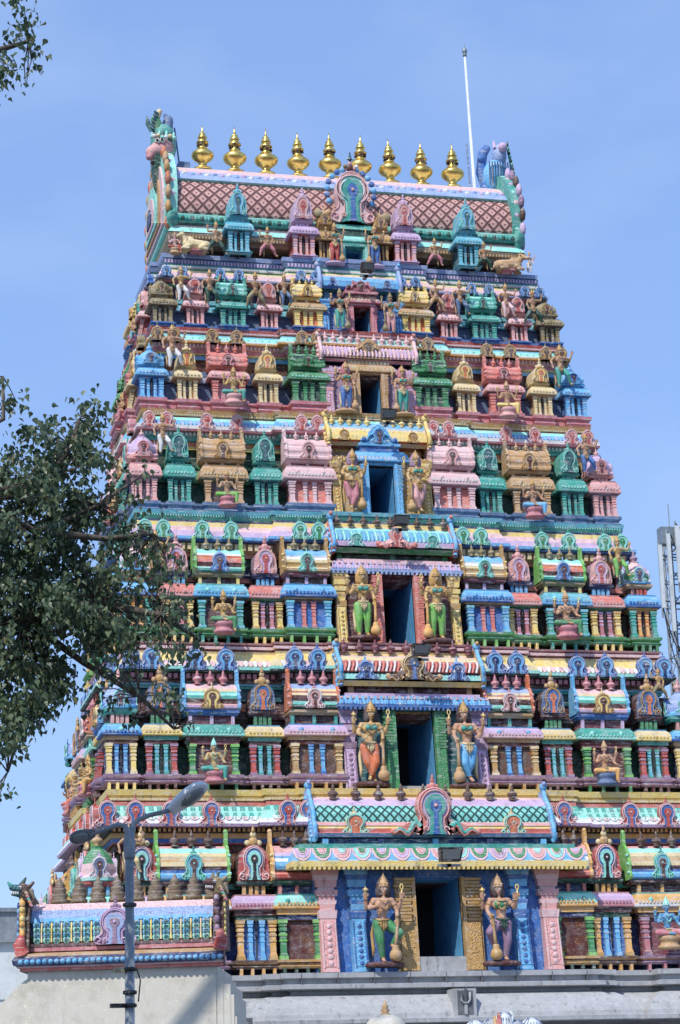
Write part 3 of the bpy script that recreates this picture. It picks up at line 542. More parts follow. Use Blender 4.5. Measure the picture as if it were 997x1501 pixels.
# place shrines
for t in range(1, 7):
    a1, sa, a2, co, bay = XS[t]; (aw, ar), (sw, sr), (bw, br), (kw, kr) = WS[t]; Z = ST[t]['Z']; zf = ST[t]['zf']; y = Y(t, zf)
    A = shrine('arch', aw, ar, Z, CS[t]['arch']); A.parent = T; A.location = (-a1, y, zf)
    for x in (a1, -a2, a2): jig(dup(A, (x, y, zf), 0, T))
    Sx = shrine('sala', sw, sr, Z, CS[t]['sala']); Sx.parent = T; Sx.location = (-sa, y-.04, zf); jig(dup(Sx, (sa, y-.04, zf), 0, T))
    Bx = shrine('bay', bw, br, Z, CS[t]['bay']); Bx.parent = T; by = -.24 if t > 1 else -.12; Bx.location = (-bay, y+by, zf); jig(dup(Bx, (bay, y+by, zf), 0, T))
    K = shrine('kuta', kw, kr, Z, CS[t]['kuta']); K.parent = T; K.location = (-co, y-.02, zf); jig(dup(K, (co, y-.02, zf), 0, T))
    dup(K, (-co, YB, zf), pi, T); dup(K, (co, YB, zf), pi, T)
    xw = co + .44; ym = (y+YB)/2
    for sg, rz in ((-1, -pi/2), (1, pi/2)):
        dup(Bx, (sg*(xw+.12), ym, zf), rz, T); dup(A, (sg*xw, y+1.15, zf), rz, T)
        dup(Sx, (sg*xw, (y+1.15+ym)/2+.05, zf), rz, T); dup(A, (sg*xw, YB-1.15, zf), rz, T)
zf = ST[7]['zf']; Z = ST[7]['Z']; y7 = Y(7, zf)
for key, x, w, wr in (('a', 1.28, .52, .46), ('b', 2.89, .50, .44), ('c', .70, .34, .36)):
    A = shrine('arch', w, wr, Z if key != 'c' else (.05, .5, .52, .8, .95, 1.25, 1.45), CS[7][key]); A.parent = T; A.location = (-x, y7-.30 + (.12 if key == 'c' else 0), zf); dup(A, (x, y7-.30 + (.12 if key == 'c' else 0), zf), 0, T)

# ------------------------------------------------------------------ central bays
def center(t, pill, jamb, jm, wallc, eave, neck, roof, pots, arches, extra=None):
    """pillars [(x, w, colour, cap)], eave (z0, z1, half, prot, colours), neck (z0, z1, colour, post colour), roof [(z0, z1, prot0, prot1, colour)], half"""
    so = storeys[t]; dx, d0, d1 = DOOR[t]; cw = CW[t]; zf = FL[t] if t > 1 else 4.45
    mb = MB(); ez0 = eave[0] if eave else d1+.1
    yb = Y(t, (zf+ez0)/2)
    ys0 = Y(t, zf) - .12; sh = .12
    H = ez0 - zf
    for sg in (-1, 1):
        x0, x1 = sorted((sg*dx, sg*cw)); mb.box(x0, x1, ys0, ys0+.8, zf, ez0, wallc, ty=sh*H)
    mb.box(-dx, dx, ys0+sh*(d1-zf), ys0+.8+sh*(d1-zf), d1, ez0+.02, wallc)
    mb.build('door_wall', so)
    for sg in (-1, 1):
        q = MB(); x = sg*(dx + jamb/2)
        q.frus(x, zf+.01, d1, jamb*.94, jamb*.94, ys0-.10, ys0+.1, jm, ty=sh*(d1-zf)*.9)
        q.frus(sg*(dx+.035), zf+.01, d1+.01, .07, .07, ys0-.16, ys0+.1, jm, ty=sh*(d1-zf)*.9)
        n = 13; hh = d1-zf
        q.frus(x, zf+.02, zf+.52*hh, jamb*.7, jamb*.66, ys0-.15, ys0, jm+'~', ty=sh*.5*hh*.9)
        for i in range(n):
            za = zf + hh*(.53 + .47*i/n); kk = (.78, .60, .88, .66)[i % 4]*(1+.25*i/n)
            q.frus(x+sg*.02, za, za+hh*.47/n*.8, jamb*kk*.85, jamb*kk, ys0-.13-.03*kk+sh*(za-zf)*.9, ys0+sh*(za-zf)*.9, jm)
        q.build('door_jamb', so)
    for x, w, m, cap in pill:
        for sg in (-1, 1):
            q = MB(); hh = ez0 - zf; sh = .19
            q.frus(0, 0, .52*hh, w, w*.96, 0, .3, m, ty=sh*.52*hh)
            q.frus(0, .05*hh, .49*hh, w*.66, w*.64, -.012+sh*.05*hh, .1, m+'~', ty=sh*.44*hh)
            for e in (-1, 1): q.frus(e*w*.40, .04*hh, .50*hh, w*.07, w*.07, -.022+sh*.04*hh, .1, cap, ty=sh*.46*hh)
            for e in range(7): q.ball((0, sh*hh*(.08+.06*e)-.016, hh*(.08+.06*e)), w*.17, cap, sy=.35, n=8, h=5)
            ty = sh*.52*hh
            for a, b, k, cc in ((.52, .60, 1.12, cap), (.60, .66, .95, m), (.66, .70, 1.15, cap), (.70, .74, 1.0, m), (.74, .80, 1.35, m), (.80, .83, 1.0, cap), (.83, .90, 1.3, m), (.90, .95, 1.5, cap), (.95, 1.0, 1.65, m)):
                q.frus(0, a*hh, b*hh, w*k*.92, w*k, sh*a*hh - (k-1)*.1, sh*a*hh+.3, cc)
            q.build('pillar', so, (sg*x, ys0-(.16 if t > 1 else .26), zf)); sh = .12
    if eave:
        z0, z1, half, pr, m, lip, top = eave[:7]
        q = MB(); ye = Y(t, z0) - pr
        o = [(-half, Y(t, z1)), (-half, ye), (half, ye), (half, Y(t, z1))]
        q.box(-cw-.05, cw+.05, Y(t, z0)-.3, Y(t, z0)+.4, z0-.16, z0-.0, 'maroon'); q.box(-cw-.1, cw+.1, Y(t, z0)-.36, Y(t, z0)+.4, z0-.05, z0+.0, 'tan')
        h = z1-z0
        q.sweep(o, [(-.8, z0+.02), (-.03, z0), (.0, z0+.02), (.0, z0+.26*h), (-.03, z0+.28*h), (-.07, z0+.5*h), (-.16, z0+.8*h), (-.2, z0+.82*h), (-.2, z0+h), (-.9, z0+h)], [lip, lip, lip, lip, m, m, top, top, top])
        if t == 1: petals(q, -half+.03, half-.03, ye+.015, ye+.15, z0+.27*h, z0+.80*h, .40, ['lilac', 'green', 'pink', 'aqua', 'green'], 'palepink')
        else:
            ribs(q, -half+.03, half-.03, [(ye+.0, z0+.22*h), (ye+.03, z0+.40*h), (ye+.08, z0+.6*h), (ye+.15, z0+.80*h)], [m, lip, m], .065, .014)
            dentils(q, -half+.02, half-.02, ye+.09, z0+.60*h, z0+.72*h, 'palepink', .13, .03)
        dentils(q, -half+.02, half-.02, ye+.03, z0-.04, z0+.02, lip, .1, .03)
        q.build('door_eave', so)
    if neck:
        z0, z1, m, pm, half = neck; q = MB(); yn = Y(t, z0) - (eave[3] if eave else .4) + .28
        q.box(-half+.1, half-.1, yn+.05, yn+.9, z0-.02, z1, m)
        n = 5
        for i in range(n): x = -half+.18 + i*(2*half-.36)/(n-1); q.box(x-.06, x+.06, yn, yn+.1, z0-.02, z1, pm if i % 2 == 0 else m)
        q.build('neck', so)
    if roof:
        half = roof[0]; q = MB()
        segs = roof[1]; vs = []; P = []
        for z0, z1, p0, p1, m in segs: P.append((Y(t, 0) + SL*segs[0][0] - p0, z0, m)); P.append((Y(t, 0) + SL*segs[0][0] - p1, z1, m))
        arc = 0
        for i in range(len(P)-1):
            a, b = P[i], P[i+1]; L = sqrt((a[0]-b[0])**2 + (a[1]-b[1])**2)
            m = P[i][2] if i % 2 == 0 else P[i+1][2]
            q.add([(-half, a[0], a[1]), (half, a[0], a[1]), (half, b[0], b[1]), (-half, b[0], b[1])], [(0, 1, 2, 3)], m, uvs=[(-half, arc), (half, arc), (half, arc+L), (-half, arc+L)]); arc += L
        q.add([(-half, P[-1][0], P[-1][1]), (half, P[-1][0], P[-1][1]), (half, P[-1][0]+.9, P[-1][1]), (-half, P[-1][0]+.9, P[-1][1])], [(0, 1, 2, 3)], segs[-1][4])
        for rr in roof[2:3]:
            if rr:
                (z0, z1, p0, p1, ma, mc, st) = rr; yb0 = Y(t, 0)+SL*segs[0][0]
                zm = (z0+z1)/2; ribs(q, -half+.03, half-.03-(.08 if t == 2 else 0), [(yb0-p0-.01, z0), (yb0-p0*.97-.02, z0+.3*(z1-z0)), (yb0-(p0*.6+p1*.4)-.02, zm), (yb0-p1-.01, z1)], [ma, mc], st*.75, .026, .08 if t == 2 else 0)
        q.build('barrel_roof', so)
        for sg in (-1, 1):
            q = MB(); ec = roof[3]; pts = [(p[0]-.07, p[1]) for p in P]; top = pts[-1]
            pts += [(top[0]+.02, top[1]+.14), (top[0]+.22, top[1]+.12), (top[0]+.9, top[1])] + [(top[0]+.9, P[0][1])]
            q.plate(pts, sg*half-.05, sg*half+.05, ec[0], axis='x')
            q.tube([(sg*half, p[0]-.09, p[1]) for p in P[::2]] + [(sg*half, top[0]-.03, top[1]+.14)], .05, ec[1], 6); q.ball((sg*half, top[0]-.02, top[1]+.22), .09, ec[1]); q.ball((sg*half, top[0]-.1, top[1]+.28), .05, ec[0])
            for i, p in enumerate(P[::2]): q.ball((sg*(half+.04), p[0]+.06, p[1]+.02), .06, ec[1], n=6, h=4)
            q.build('gable_end', so)
    if pots:
        z, h, xs, m, pr = pots; f = None
        for x in xs:
            if f is None: q = MB(); pot(q, 0, 0, 0, h, m); f = q.build('finial', so, (x, Y(t, z)-pr, z))
            else: dup(f, (x, Y(t, z)-pr, z), parent=so)
    for x, z, pr, w, h, cols, rim, hole, wide in arches:
        q = MB(); y = Y(t, z) - pr
        if wide:
            for sg in (-1, 1):   # spreading scroll tails
                pts = [(x+sg*(w*.40 + i*wide/9*1.0), y-.04, z + h*(.16 + .13*sin(i*1.1))*(1-i/12)) for i in range(10)]
                q.tube(pts, [.075*(1-i/13) for i in range(10)], cols[-1], 6)
                pts = [(a, b-.02, c-.07*(1-i/12)) for i, (a, b, c) in enumerate(pts)]; q.tube(pts, [.04*(1-i/14) for i in range(10)], cols[0], 6)
                q.plate([(x+sg*w*.3, z), (x+sg*(w*.4+wide), z), (x+sg*(w*.4+wide*.6), z+h*.2), (x+sg*w*.3, z+h*.36)][::1], y, y+.1, cols[0])
                q.ball((x+sg*(w*.4+wide), y-.03, z+.06), .07, cols[0], sy=.5)
        horseshoe(q, x, y, z, w, h, cols, .25, rim=rim, hole=hole); q.build('horseshoe_arch', so)
    return so
arc = lambda w, *a: [(sg*w, *a) for sg in (-1, 1)]
center(1, [(1.71, .30, 'sky', 'blue'), (2.34, .34, 'pink', 'palepink')], .42, 'gold', 'blue#', (6.50, 7.0, 3.12, 1.06, 'sky', 'yellow', 'teal', 'aqua'), (6.98, 7.13, 'dkblue', 'sky', 2.5),
       (2.54, [(7.10, 7.16, .70, .74, 'dkblue'), (7.16, 7.24, .84, .86, 'slate'), (7.26, 7.34, .78, .80, 'salmon'), (7.34, 7.40, .78, .76, 'yellow'), (7.40, 7.48, .78, .74, 'pink'), (7.48, 7.66, .68, .66, 'teal_lattice'), (7.66, 7.84, .65, .54, 'teal_lattice'), (7.84, 8.0, .53, .34, 'lilac'), (8.0, 8.06, .34, .2, 'palepink')], None, ('periw', 'sky')),
       (7.98, .36, [-2.03+.483*i for i in range(9)], 'brown', .60), arc(1.68, 7.22, .84, .46, .42, ['cream', 'orange'], 'aqua', 'orange', 0) + [(-.02, 7.20, .92, .86, .98, ['salmon', 'lilac', 'teal'], 'pink', 'blue', .55)])
center(2, [(1.45, .27, 'lilac', 'mauve')], .26, 'green', 'deepteal', (10.05, 10.40, 1.70, .72, 'sky', 'blue', 'lilac', 'periw'), (10.42, 10.58, 'maroon', 'tan', 1.5),
       (1.58, [(10.56, 10.66, .62, .72, 'yellow'), (10.66, 10.70, .6, .6, 'maroon'), (10.70, 10.82, .70, .68, 'aqua'), (10.82, 10.86, .62, .62, 'deepteal'), (10.86, 11.0, .66, .62, 'red'), (11.0, 11.14, .62, .5, 'red'), (11.14, 11.26, .5, .34, 'cream'), (11.26, 11.32, .34, .2, 'palepink')], (10.87, 11.13, .70, .54, 'salmon', 'white', .11), ('gold', 'sky')),
       (11.36, .32, [-1.4+.35*i for i in range(9)], 'magenta', .50), arc(1.02, 10.70, .74, .42, .40, ['sky', 'blue'], 'periw', 'dkblue', 0) + [(0, 10.68, .84, .62, .56, ['tan', 'gold', 'brown'], 'cream', 'blue', .32)])
center(3, [(1.30, .21, 'yellow', 'gold')], .22, 'salmon', 'maroon', (13.30, 13.64, 1.52, .58, 'lilac', 'periw', 'palepink', 'sky'), (13.62, 13.80, 'dkgreen', 'green', 1.4),
       (1.40, [(13.78, 13.88, .50, .60, 'green'), (13.88, 13.92, .5, .5, 'dkgreen'), (13.92, 14.04, .60, .60, 'lilac'), (14.04, 14.2, .54, .48, 'sky'), (14.2, 14.34, .48, .36, 'cyan'), (14.34, 14.44, .36, .2, 'aqua')], (14.05, 14.32, .58, .40, 'aqua', 'sky', .12), ('salmon', 'sky')),
       (14.48, .28, [-1.24+.31*i for i in range(9)], 'brown', .46), arc(.88, 13.92, .64, .32, .30, ['aqua', 'teal'], 'aqua', 'teal', 0) + [(.02, 13.90, .70, .34, .46, ['salmon', 'pink'], 'palepink', 'red', .28)])
center(4, [(1.07, .20, 'gold', 'yellow')], .18, 'sky', 'gold', (16.28, 16.40, 1.22, .40, 'gold', 'yellow', 'tan'), (16.40, 16.62, 'tan', 'gold', 1.2),
       (1.20, [(16.60, 16.68, .46, .52, 'tan'), (16.68, 16.74, .44, .44, 'orange'), (16.74, 16.86, .52, .50, 'yellow'), (16.86, 17.0, .46, .42, 'yellow'), (17.0, 17.12, .42, .28, 'cream'), (17.12, 17.18, .28, .15, 'yellow')], None, ('gold', 'yellow')),
       (17.16, .26, [-1.05+.21*i for i in range(11) if i != 5], 'yellow', .40), arc(.82, 16.72, .54, .26, .26, ['tan', 'gold'], 'gold', 'tan', 0))
center(5, [(1.0, .19, 'lilac', 'pink')], .16, 'tan', 'mauve', (18.66, 18.84, 1.14, .38, 'lilac', 'pink', 'lilac', 'palepink'), (18.84, 18.92, 'magenta', 'pink', 1.1),
       (1.16, [(18.90, 18.96, .40, .46, 'rose'), (18.96, 19.0, .4, .4, 'maroon'), (19.0, 19.12, .48, .46, 'palepink'), (19.12, 19.28, .46, .34, 'lilac'), (19.28, 19.38, .34, .2, 'palepink')], (19.02, 19.28, .52, .38, 'lilac', 'palepink', .12), ('salmon', 'palepink')),
       (19.42, .28, [-1.0+.2*i for i in range(11) if i != 5], 'palepink', .40), [])
center(6, [(.90, .17, 'sky', 'blue')], .15, 'rose', 'blue', (20.62, 20.74, .98, .34, 'sky', 'blue', 'sky'), (20.74, 20.98, 'blue', 'sky', .95),
       (1.0, [(20.96, 21.02, .36, .42, 'blue'), (21.02, 21.14, .42, .42, 'sky'), (21.14, 21.28, .40, .34, 'sky'), (21.28, 21.38, .34, .2, 'periw')], None, ('sky', 'periw')),
       None, [(sg*.68, 21.02, .44, .2, .22, ['sky', 'blue'], 'periw', 'dkblue', 0) for sg in (-1, 1)])
# projecting hoods over the doors of the upper storeys
for t, m, m2, z0, z1, hw, zg, gw in ((4, 'sky', 'blue', 16.20, 16.46, .60, 17.08, .46), (5, 'tan', 'olive', 18.62, 18.84, .56, 19.46, .50), (6, 'rose', 'maroon', 20.55, 20.68, .42, 21.12, .38)):
    q = MB(); pr = .52 if t == 4 else .48; y = Y(t, z0) - pr
    kapota(q, [(-hw+.05, y+.5), (-hw+.05, y+.1), (hw-.05, y+.1), (hw-.05, y+.5)], z0, z1, .12, m, m, 'palepink' if t == 6 else m)
    dentils(q, -hw, hw, y+.02, z0+.06, z0+.11, 'white' if t == 4 else 'cream', .09, .03)
    q.box(-gw, gw, y+.12, y+.5, z1-.02, z1+.14, m2); q.box(-gw-.04, gw+.04, y+.08, y+.5, z1+.14, z1+.2, m)
    pts = [(-gw, z1+.2), (-gw*.95, z1+.3), (-gw*.6, z1+.34), (-gw*.5, z1+.5), (-gw*.3, zg-.03), (0, zg+.06), (gw*.3, zg-.03), (gw*.5, z1+.5), (gw*.6, z1+.34), (gw*.95, z1+.3), (gw, z1+.2)]
    q.plate(pts, y+.12, y+.45, m+'~')
    for sg in (-1, 1):
        q.tube([(sg*(gw*.95 - i*gw*.075), y+.10, z1+.26 + (.03*sin(i*1.3)) + i*i*.0028*(zg-z1)/.6) for i in range(10)], .03, m, 5)
        q.ball((sg*gw*.8, y+.08, z1+.29), .06, m2, sy=.5)
    horseshoe(q, 0, y+.09, z1+.2, gw*.7, (zg-z1)*.6, [m, m2], .1, top=False, rim=m)
    q.build('door_hood', storeys[t])
    q = MB(); dx, d0, d1 = DOOR[t]
    q.box(-dx-.12, dx+.12, Y(t, d1)-.42, Y(t, d1)+.1, d1+.0, z0+.02, m); q.build('lintel', storeys[t])
# door sills
q = MB(); q.box(-.62, .62, Y(1, 4.6)-.28, Y(1, 4.6)+.6, 4.44, 4.74, 'granite'); q.build('door_sill', storeys[1])
# niche of the top storey
q = MB(); yb = y7 - .22; z7 = 21.68
for sg in (-1, 1):
    q.box(*sorted((sg*.215, sg*.40)), yb, yb+.5, z7, 22.24, 'teal'); q.frus(sg*.31, z7, 22.24, .10, .10, yb-.05, yb, 'aqua')
q.box(-.44, .44, yb-.03, yb+.5, 22.24, 22.34, 'teal'); kapota(q, [(-.44, yb+.5), (-.44, yb+.05), (.44, yb+.05), (.44, yb+.5)], 22.34, 22.54, .10, 'aqua', 'teal', 'teal'); q.box(-.40, .40, yb+.08, yb+.6, 22.54, 22.72, 'dkgreen'); kapota(q, [(-.44, yb+.6), (-.44, yb+.12), (.44, yb+.12), (.44, yb+.6)], 22.72, 22.86, .08, 'teal', 'aqua', 'teal')
q.build('door_surround', storeys[7])
q = MB(); yg = yb + .10
ws, hs = 1.02, 1.42
horseshoe(q, 0, yg, 22.92, .96, 1.38, ['palepink', 'aqua', 'teal'], .3, top=False, rim='pink', hole='blue')
for R0, m in ((.41, 'palepink'), (.30, 'white'), (.22, 'lilac')): q.tube([(R0*cos(a), yg-.07, 23.77+R0*.92*sin(a)) for a in [radians(-60+300*k/18) for k in range(19)]], .026, m, 5)
q.build('great_horseshoe_arch', storeys[7])
q = MB()
for i in range(15):
    a = radians(205 - i*(230/14)); q.ball((.60*cos(a), yg+.14, 23.78+.62*sin(a)), .085, 'blue' if i % 2 else 'sky', sy=.5, n=7, h=4)
for sg in (-1, 1):
    q.tube([(sg*(.55+.09*i), yg+.05, 23.18 - .10*sin(i*.8) + .015*i) for i in range(5)], [.10, .10, .09, .07, .05], 'tan', 7); q.ball((sg*.86, yg, 23.10), .12, 'olive', sy=.5)
q.build('feather_border', storeys[7])
q = MB(); crest(q, 0, yg+.1, 24.34, .30, 'maroon', 'pink'); crest(q, 0, yg+.08, 24.60, .20, 'dkblue', 'teal'); q.ball((-.14, yg+.02, 24.42), .06, 'olive'); q.ball((.14, yg+.02, 24.42), .06, 'white'); q.build('finial', storeys[7])

# crowning barrel roof
roofp = empty('crown_roof', (0, .28, .02), 0, T)
mb = MB(); y8 = 5.02
for a, b, o0, o1, m in ((22.30, 22.40, -.08, -.04, 'tan'), (22.40, 22.46, .10, .14, 'cream'), (22.46, 22.52, .12, .10, 'brown'), (22.52, 22.68, .12, .02, 'aqua'), (22.68, 22.74, .0, .0, 'palepink'), (22.74, 22.80, .02, .02, 'dkgreen'), (22.80, 22.90, .06, .09, 'teal'), (22.90, 23.0, .09, .05, 'teal'), (23.0, 23.04, .02, .02, 'aqua')):
    hw = 4.42; mb.sweep([(-hw, 8.1), (-hw, y8-.2), (hw, y8-.2), (hw, 8.1)], [(-.5, a), (o0, a), (o1, b), (-.5, b)], m)
dentils(mb, -4.45, 4.45, y8-.28, 22.36, 22.42, 'tan', .08, .06)
rope = .09
for i in range(110):
    x = -4.4 + i*.08; mb.ball((x, y8-.27, 22.9), .055, 'teal' if i % 3 else 'dkgreen', sz=1.3, n=5, h=4)
mb.build('roof_cornice', roofp)
mb = MB(); prof = [(4.98, 23.0), (4.88, 23.15), (4.87, 23.35), (4.92, 23.6), (5.03, 23.85), (5.20, 24.08)]
top = [(5.20, 24.08), (5.14, 24.12), (5.2, 24.2), (5.46, 24.45), (5.76, 24.68), (6.1, 24.84), (6.5, 24.90)]
hw = 4.3; arcl = 0
for (a, b), (c, d) in zip(prof, prof[1:]):
    L = sqrt((a-c)**2+(b-d)**2); mb.add([(-hw, a, b), (hw, a, b), (hw, c, d), (-hw, c, d)], [(0, 1, 2, 3)], 'pink_lattice', True, [(-hw, arcl), (hw, arcl), (hw, arcl+L), (-hw, arcl+L)]); arcl += L
mts = ['aqua', 'periw', 'periw~', 'palepink~', 'white', 'periw']
for i, ((a, b), (c, d)) in enumerate(zip(top, top[1:])): mb.add([(-hw, a, b), (hw, a, b), (hw, c, d), (-hw, c, d)], [(0, 1, 2, 3)], mts[i])
back = [(13.0-a, b) for a, b in (top[::-1] + prof[::-1])]
for (a, b), (c, d) in zip(back, back[1:]): mb.add([(-hw, a, b), (hw, a, b), (hw, c, d), (-hw, c, d)], [(0, 1, 2, 3)], 'palepink')
mb.build('barrel_roof', roofp)
mb = MB()
for i in range(46):
    x = -4.2 + i*.187; mb.ball((x, 5.32 + .04*(i % 2), 24.30+.05*(i % 2)), .07, ('lilac', 'white', 'periw')[i % 3], sx=1.2, sy=.6, n=6, h=4)
mb.build('ridge_ornament', roofp)
for sg in (-1, 1):
    mb = MB(); cy = 6.5; x = sg*4.42
    pts = []
    for i in range(19):
        a = radians(205 - i*(230/18)); pts.append((cy + 1.72*cos(a)*(1 if True else 1), 23.55 + 1.66*sin(a)))
    ring = [(a, b) for a, b in pts] + [(8.25, 22.75), (4.75, 22.75)]
    mb.plate(ring, x-.14, x+.14, 'aqua' if sg < 0 else 'teal', axis='x')
    for k, c, o in ((.82, 'palepink~', .05), (.66, 'tan~', .09), (.50, 'aqua~', .13), (.34, 'palepink~', .16), (.18, 'dkblue', .19)):
        pp = [(cy+(a-cy)*k, 23.45+(b-23.45)*k) for a, b in ring]; x0 = x+sg*.14
        mb.plate(pp, min(x0, x0+sg*o), max(x0, x0+sg*o), c, axis='x')
    mb.build('gable_end', roofp)
    mb = MB()
    for i, (a, b) in enumerate(pts):
        cols = ('orange', 'gold', 'tan') if sg < 0 else ('mauve', 'lilac', 'brown')
        if sg > 0 and i > 9: continue
        mb.lathe(x+sg*.10, cy+(a-cy)*1.03, [(.02, 23.55+(b-23.55)*1.03-.17), (.09, 23.55+(b-23.55)*1.03-.13), (.12, 23.55+(b-23.55)*1.03), (.08, 23.55+(b-23.55)*1.03+.13), (.03, 23.55+(b-23.55)*1.03+.18)], cols[i % 3], 8, sx=.7, sy=1.1)
        for q in range(3): mb.ball((x-sg*.10, cy+(a-cy)*(.80-.11*q), 23.5+(b-23.5)*(.80-.11*q)), .07, ('tan', 'palepink', 'teal', 'rose')[(i+q) % 4], sx=.6, n=6, h=4)
        mb.ball((x-sg*.02, cy+(a-cy)*.95, 23.55+(b-23.55)*.95), .11, ('palepink', 'aqua', 'lilac')[i % 3], sx=1.2, n=7, h=4)
    for s2 in (-1, 1):
        mb.tube([(x, cy+s2*(1.6+.16*sin(i*.9)), 22.95 - .14*cos(i*.9)) for i in range(7)], [.16, .15, .14, .12, .1, .08, .06], 'teal', 8)
        mb.ball((x, cy+s2*1.62, 22.98), .16, 'green')
    mb.build('beaded_border', roofp)
    # horned lion face and crouching beast over the gable
    mb = MB()
    if sg < 0:
        C3 = lambda a, ra, b, rb, m: capsule(mb, (x+a[0], a[1], a[2]), ra, (x+b[0], b[1], b[2]), rb, 9, m)
        C3((.0, 6.1, 25.30), .34, (-.02, 6.0, 25.62), .30, 'teal'); C3((-.05, 5.9, 25.22), .27, (-.34, 5.72, 25.02), .17, 'pink'); C3((-.34, 5.72, 25.0), .16, (-.42, 5.66, 24.86), .09, 'rose'); C3((-.12, 5.85, 24.96), .15, (-.30, 5.75, 24.78), .09, 'maroon')
        for q in range(5): C3((-.14-.06*q, 5.70, 24.96-.03*q), .032, (-.15-.06*q, 5.66, 24.86-.03*q), .012, 'white')
        for q in (0, 1): mb.ball((x-.22+.12*q, 5.62, 25.30+.02*q), .075, 'white', sy=.6); mb.ball((x-.235+.12*q, 5.57, 25.30+.02*q), .038, 'black', sy=.6)
        for q in range(7): a = q*.45; C3((-.34+.09*q, 5.72, 25.44+.05*sin(a)), .05, (-.33+.09*q, 5.72, 25.54+.07*sin(a)), .03, ('aqua', 'deepteal')[q % 2])
        C3((-.16, 5.95, 25.76), .17, (-.22, 5.95, 26.02), .12, 'green'); C3((-.22, 5.95, 26.02), .10, (-.12, 5.92, 26.24), .07, 'cream'); C3((.08, 6.1, 25.8), .16, (.14, 6.15, 26.12), .13, 'slate'); C3((.14, 6.15, 26.12), .09, (.06, 6.15, 26.26), .05, 'slate')
        for q in range(6): C3((-.30+.02*q, 5.85, 25.7+.09*q), .055, (-.36+.02*q, 5.82, 25.74+.09*q), .02, 'deepteal')
        for q in range(8): C3((.12+.03*sin(q), 5.85, 25.45-.09*q), .06, (.20, 5.8, 25.45-.09*q), .03, ('palepink', 'aqua', 'tan')[q % 3])
        mb.plate([(5.6, 24.95), (6.3, 25.0), (6.2, 24.6), (5.9, 24.25), (5.72, 24.0)], x-.3, x-.05, 'dkgreen', axis='x')
        mb.tube([(x-.3, 5.9, 25.7), (x-.42, 5.85, 25.85), (x-.45, 5.85, 26.05)], [.09, .07, .02], 'deepteal', 7); mb.tube([(x+.1, 6, 25.4), (x+.25, 6, 25.62), (x+.3, 6, 25.5)], [.1, .08, .05], 'aqua', 7)
        for i in range(6): mb.ball((x-.3+.1*i, 5.62, 25.42+.03*sin(i*2)), .06, ('white', 'cream', 'aqua')[i % 3], n=6, h=4)
        mb.tube([(x+.45, 6.3, 24.9), (x+.32, 6.3, 26.0)], .022, 'slate', 5); mb.box(x+.4, x+.7, 6.2, 6.5, 24.8, 25.05, 'slate')
        mb.build('lion_face', roofp)
    else:
        mb.ball((x-.05, 6.3, 25.25), .36, 'sky', sx=1.0, sz=1.35, n=12, h=9); mb.ball((x+.05, 6.2, 25.85), .20, 'periw', sz=1.5, n=10, h=7); mb.ball((x+.08, 5.98, 25.98), .13, 'lilac', n=8, h=6)
        mb.tube([(x-.25, 6.4, 24.9), (x-.42, 6.4, 25.4), (x-.34, 6.4, 25.95), (x-.2, 6.4, 26.15)], [.16, .13, .13, .10], 'blue', 8); mb.ball((x-.42, 6.3, 25.75), .10, 'blue')
        for s2, c in ((-.1, 'lilac'), (.22, 'dkgreen')): mb.tube([(x+s2, 6.1, 26.0), (x+s2*1.2, 6.1, 26.2)], [.05, .02], c, 6)
        for i in range(8): mb.ball((x+.24+.02*i, 6.1, 26.1-.11*i), .07, ('dkgreen', 'teal')[i % 2], sx=.7, n=6, h=4)
        for i in range(9): mb.tube([(x-.3+.07*i, 5.98-.04*sin(i*.4), 25.55), (x-.32+.075*i, 5.93, 24.85)], .02, ('periw', 'white', 'sky')[i % 3], 4)
        mb.tube([(x-.75, 6.3, 24.85), (x-.80, 6.3, 26.15)], .025, 'slate', 5)
        mb.build('crouching_beast', roofp)

# ------------------------------------------------------------------ stone base of the gateway
base = empty('stone_base', (0, 0, 0), 0, T)
mb = MB()
def bo(y, W, B): return [(-W, 8.4), (-W, y), (-B-1.2, y), (-B-1.2, y-.12), (-B, y-.12), (-B, y-.55), (-B+.55, y-.55), (-B+.55, y-.75), (B-.55, y-.75), (B-.55, y-.55), (B, y-.55), (B, y-.12), (B+1.2, y-.12), (B+1.2, y), (W, y), (W, 8.4)]
oo = [(-7.3, 8.4), (-7.3, -.62), (-3.62, -.62), (-3.62, -.92), (-3.30, -.92), (-3.30, -1.12), (3.20, -1.12), (3.20, -.92), (3.52, -.92), (3.52, -.62), (4.60, -.62), (4.60, -1.0), (7.0, -1.0), (7.0, -.62), (7.3, -.62), (7.3, 8.4)]
mb.sweep(oo, [(-1.2, 4.43), (.10, 4.43), (.10, 4.33), (.0, 4.31), (.0, 4.22), (.12, 4.20), (.12, 4.12), (-.06, 4.10), (-.14, 4.08), (-.14, 4.02)][::-1], 'granite')
cw_ = [(-.14, 4.02), (-.08, 4.01), (.08, 3.97), (.24, 3.88), (.38, 3.75), (.48, 3.60), (.50, 3.52), (.60, 3.50), (.60, 3.42), (.52, 3.40), (.1, 3.34), (-.1, 3.28)]
mb.sweep(oo, cw_[::-1], ['dkgranite', 'dkgranite', 'granite', 'granite', 'granite', 'granite', 'granite', 'granite', 'granite', 'granite', 'granite'])
mb.sweep(oo, [(-.1, 0), (-.1, 3.28)], 'dkgranite'); mb.box(-7.2, 7.2, -.5, 8.3, 3.2, 4.40, 'granite')
mb.build('granite_ledge', base)
q = MB()
for i in range(9): q.box(-3.0+i*.74, -2.992+i*.74, -1.235, -1.1, 4.13, 4.42, 'dkgranite')
q.build('ledge_joints', base)
q = MB(); q.box(-.02, .44, -1.66, -1.0, 3.50, 4.06, 'granite'); q.box(.05, .37, -1.67, -1.6, 3.56, 4.02, 'dkgranite')
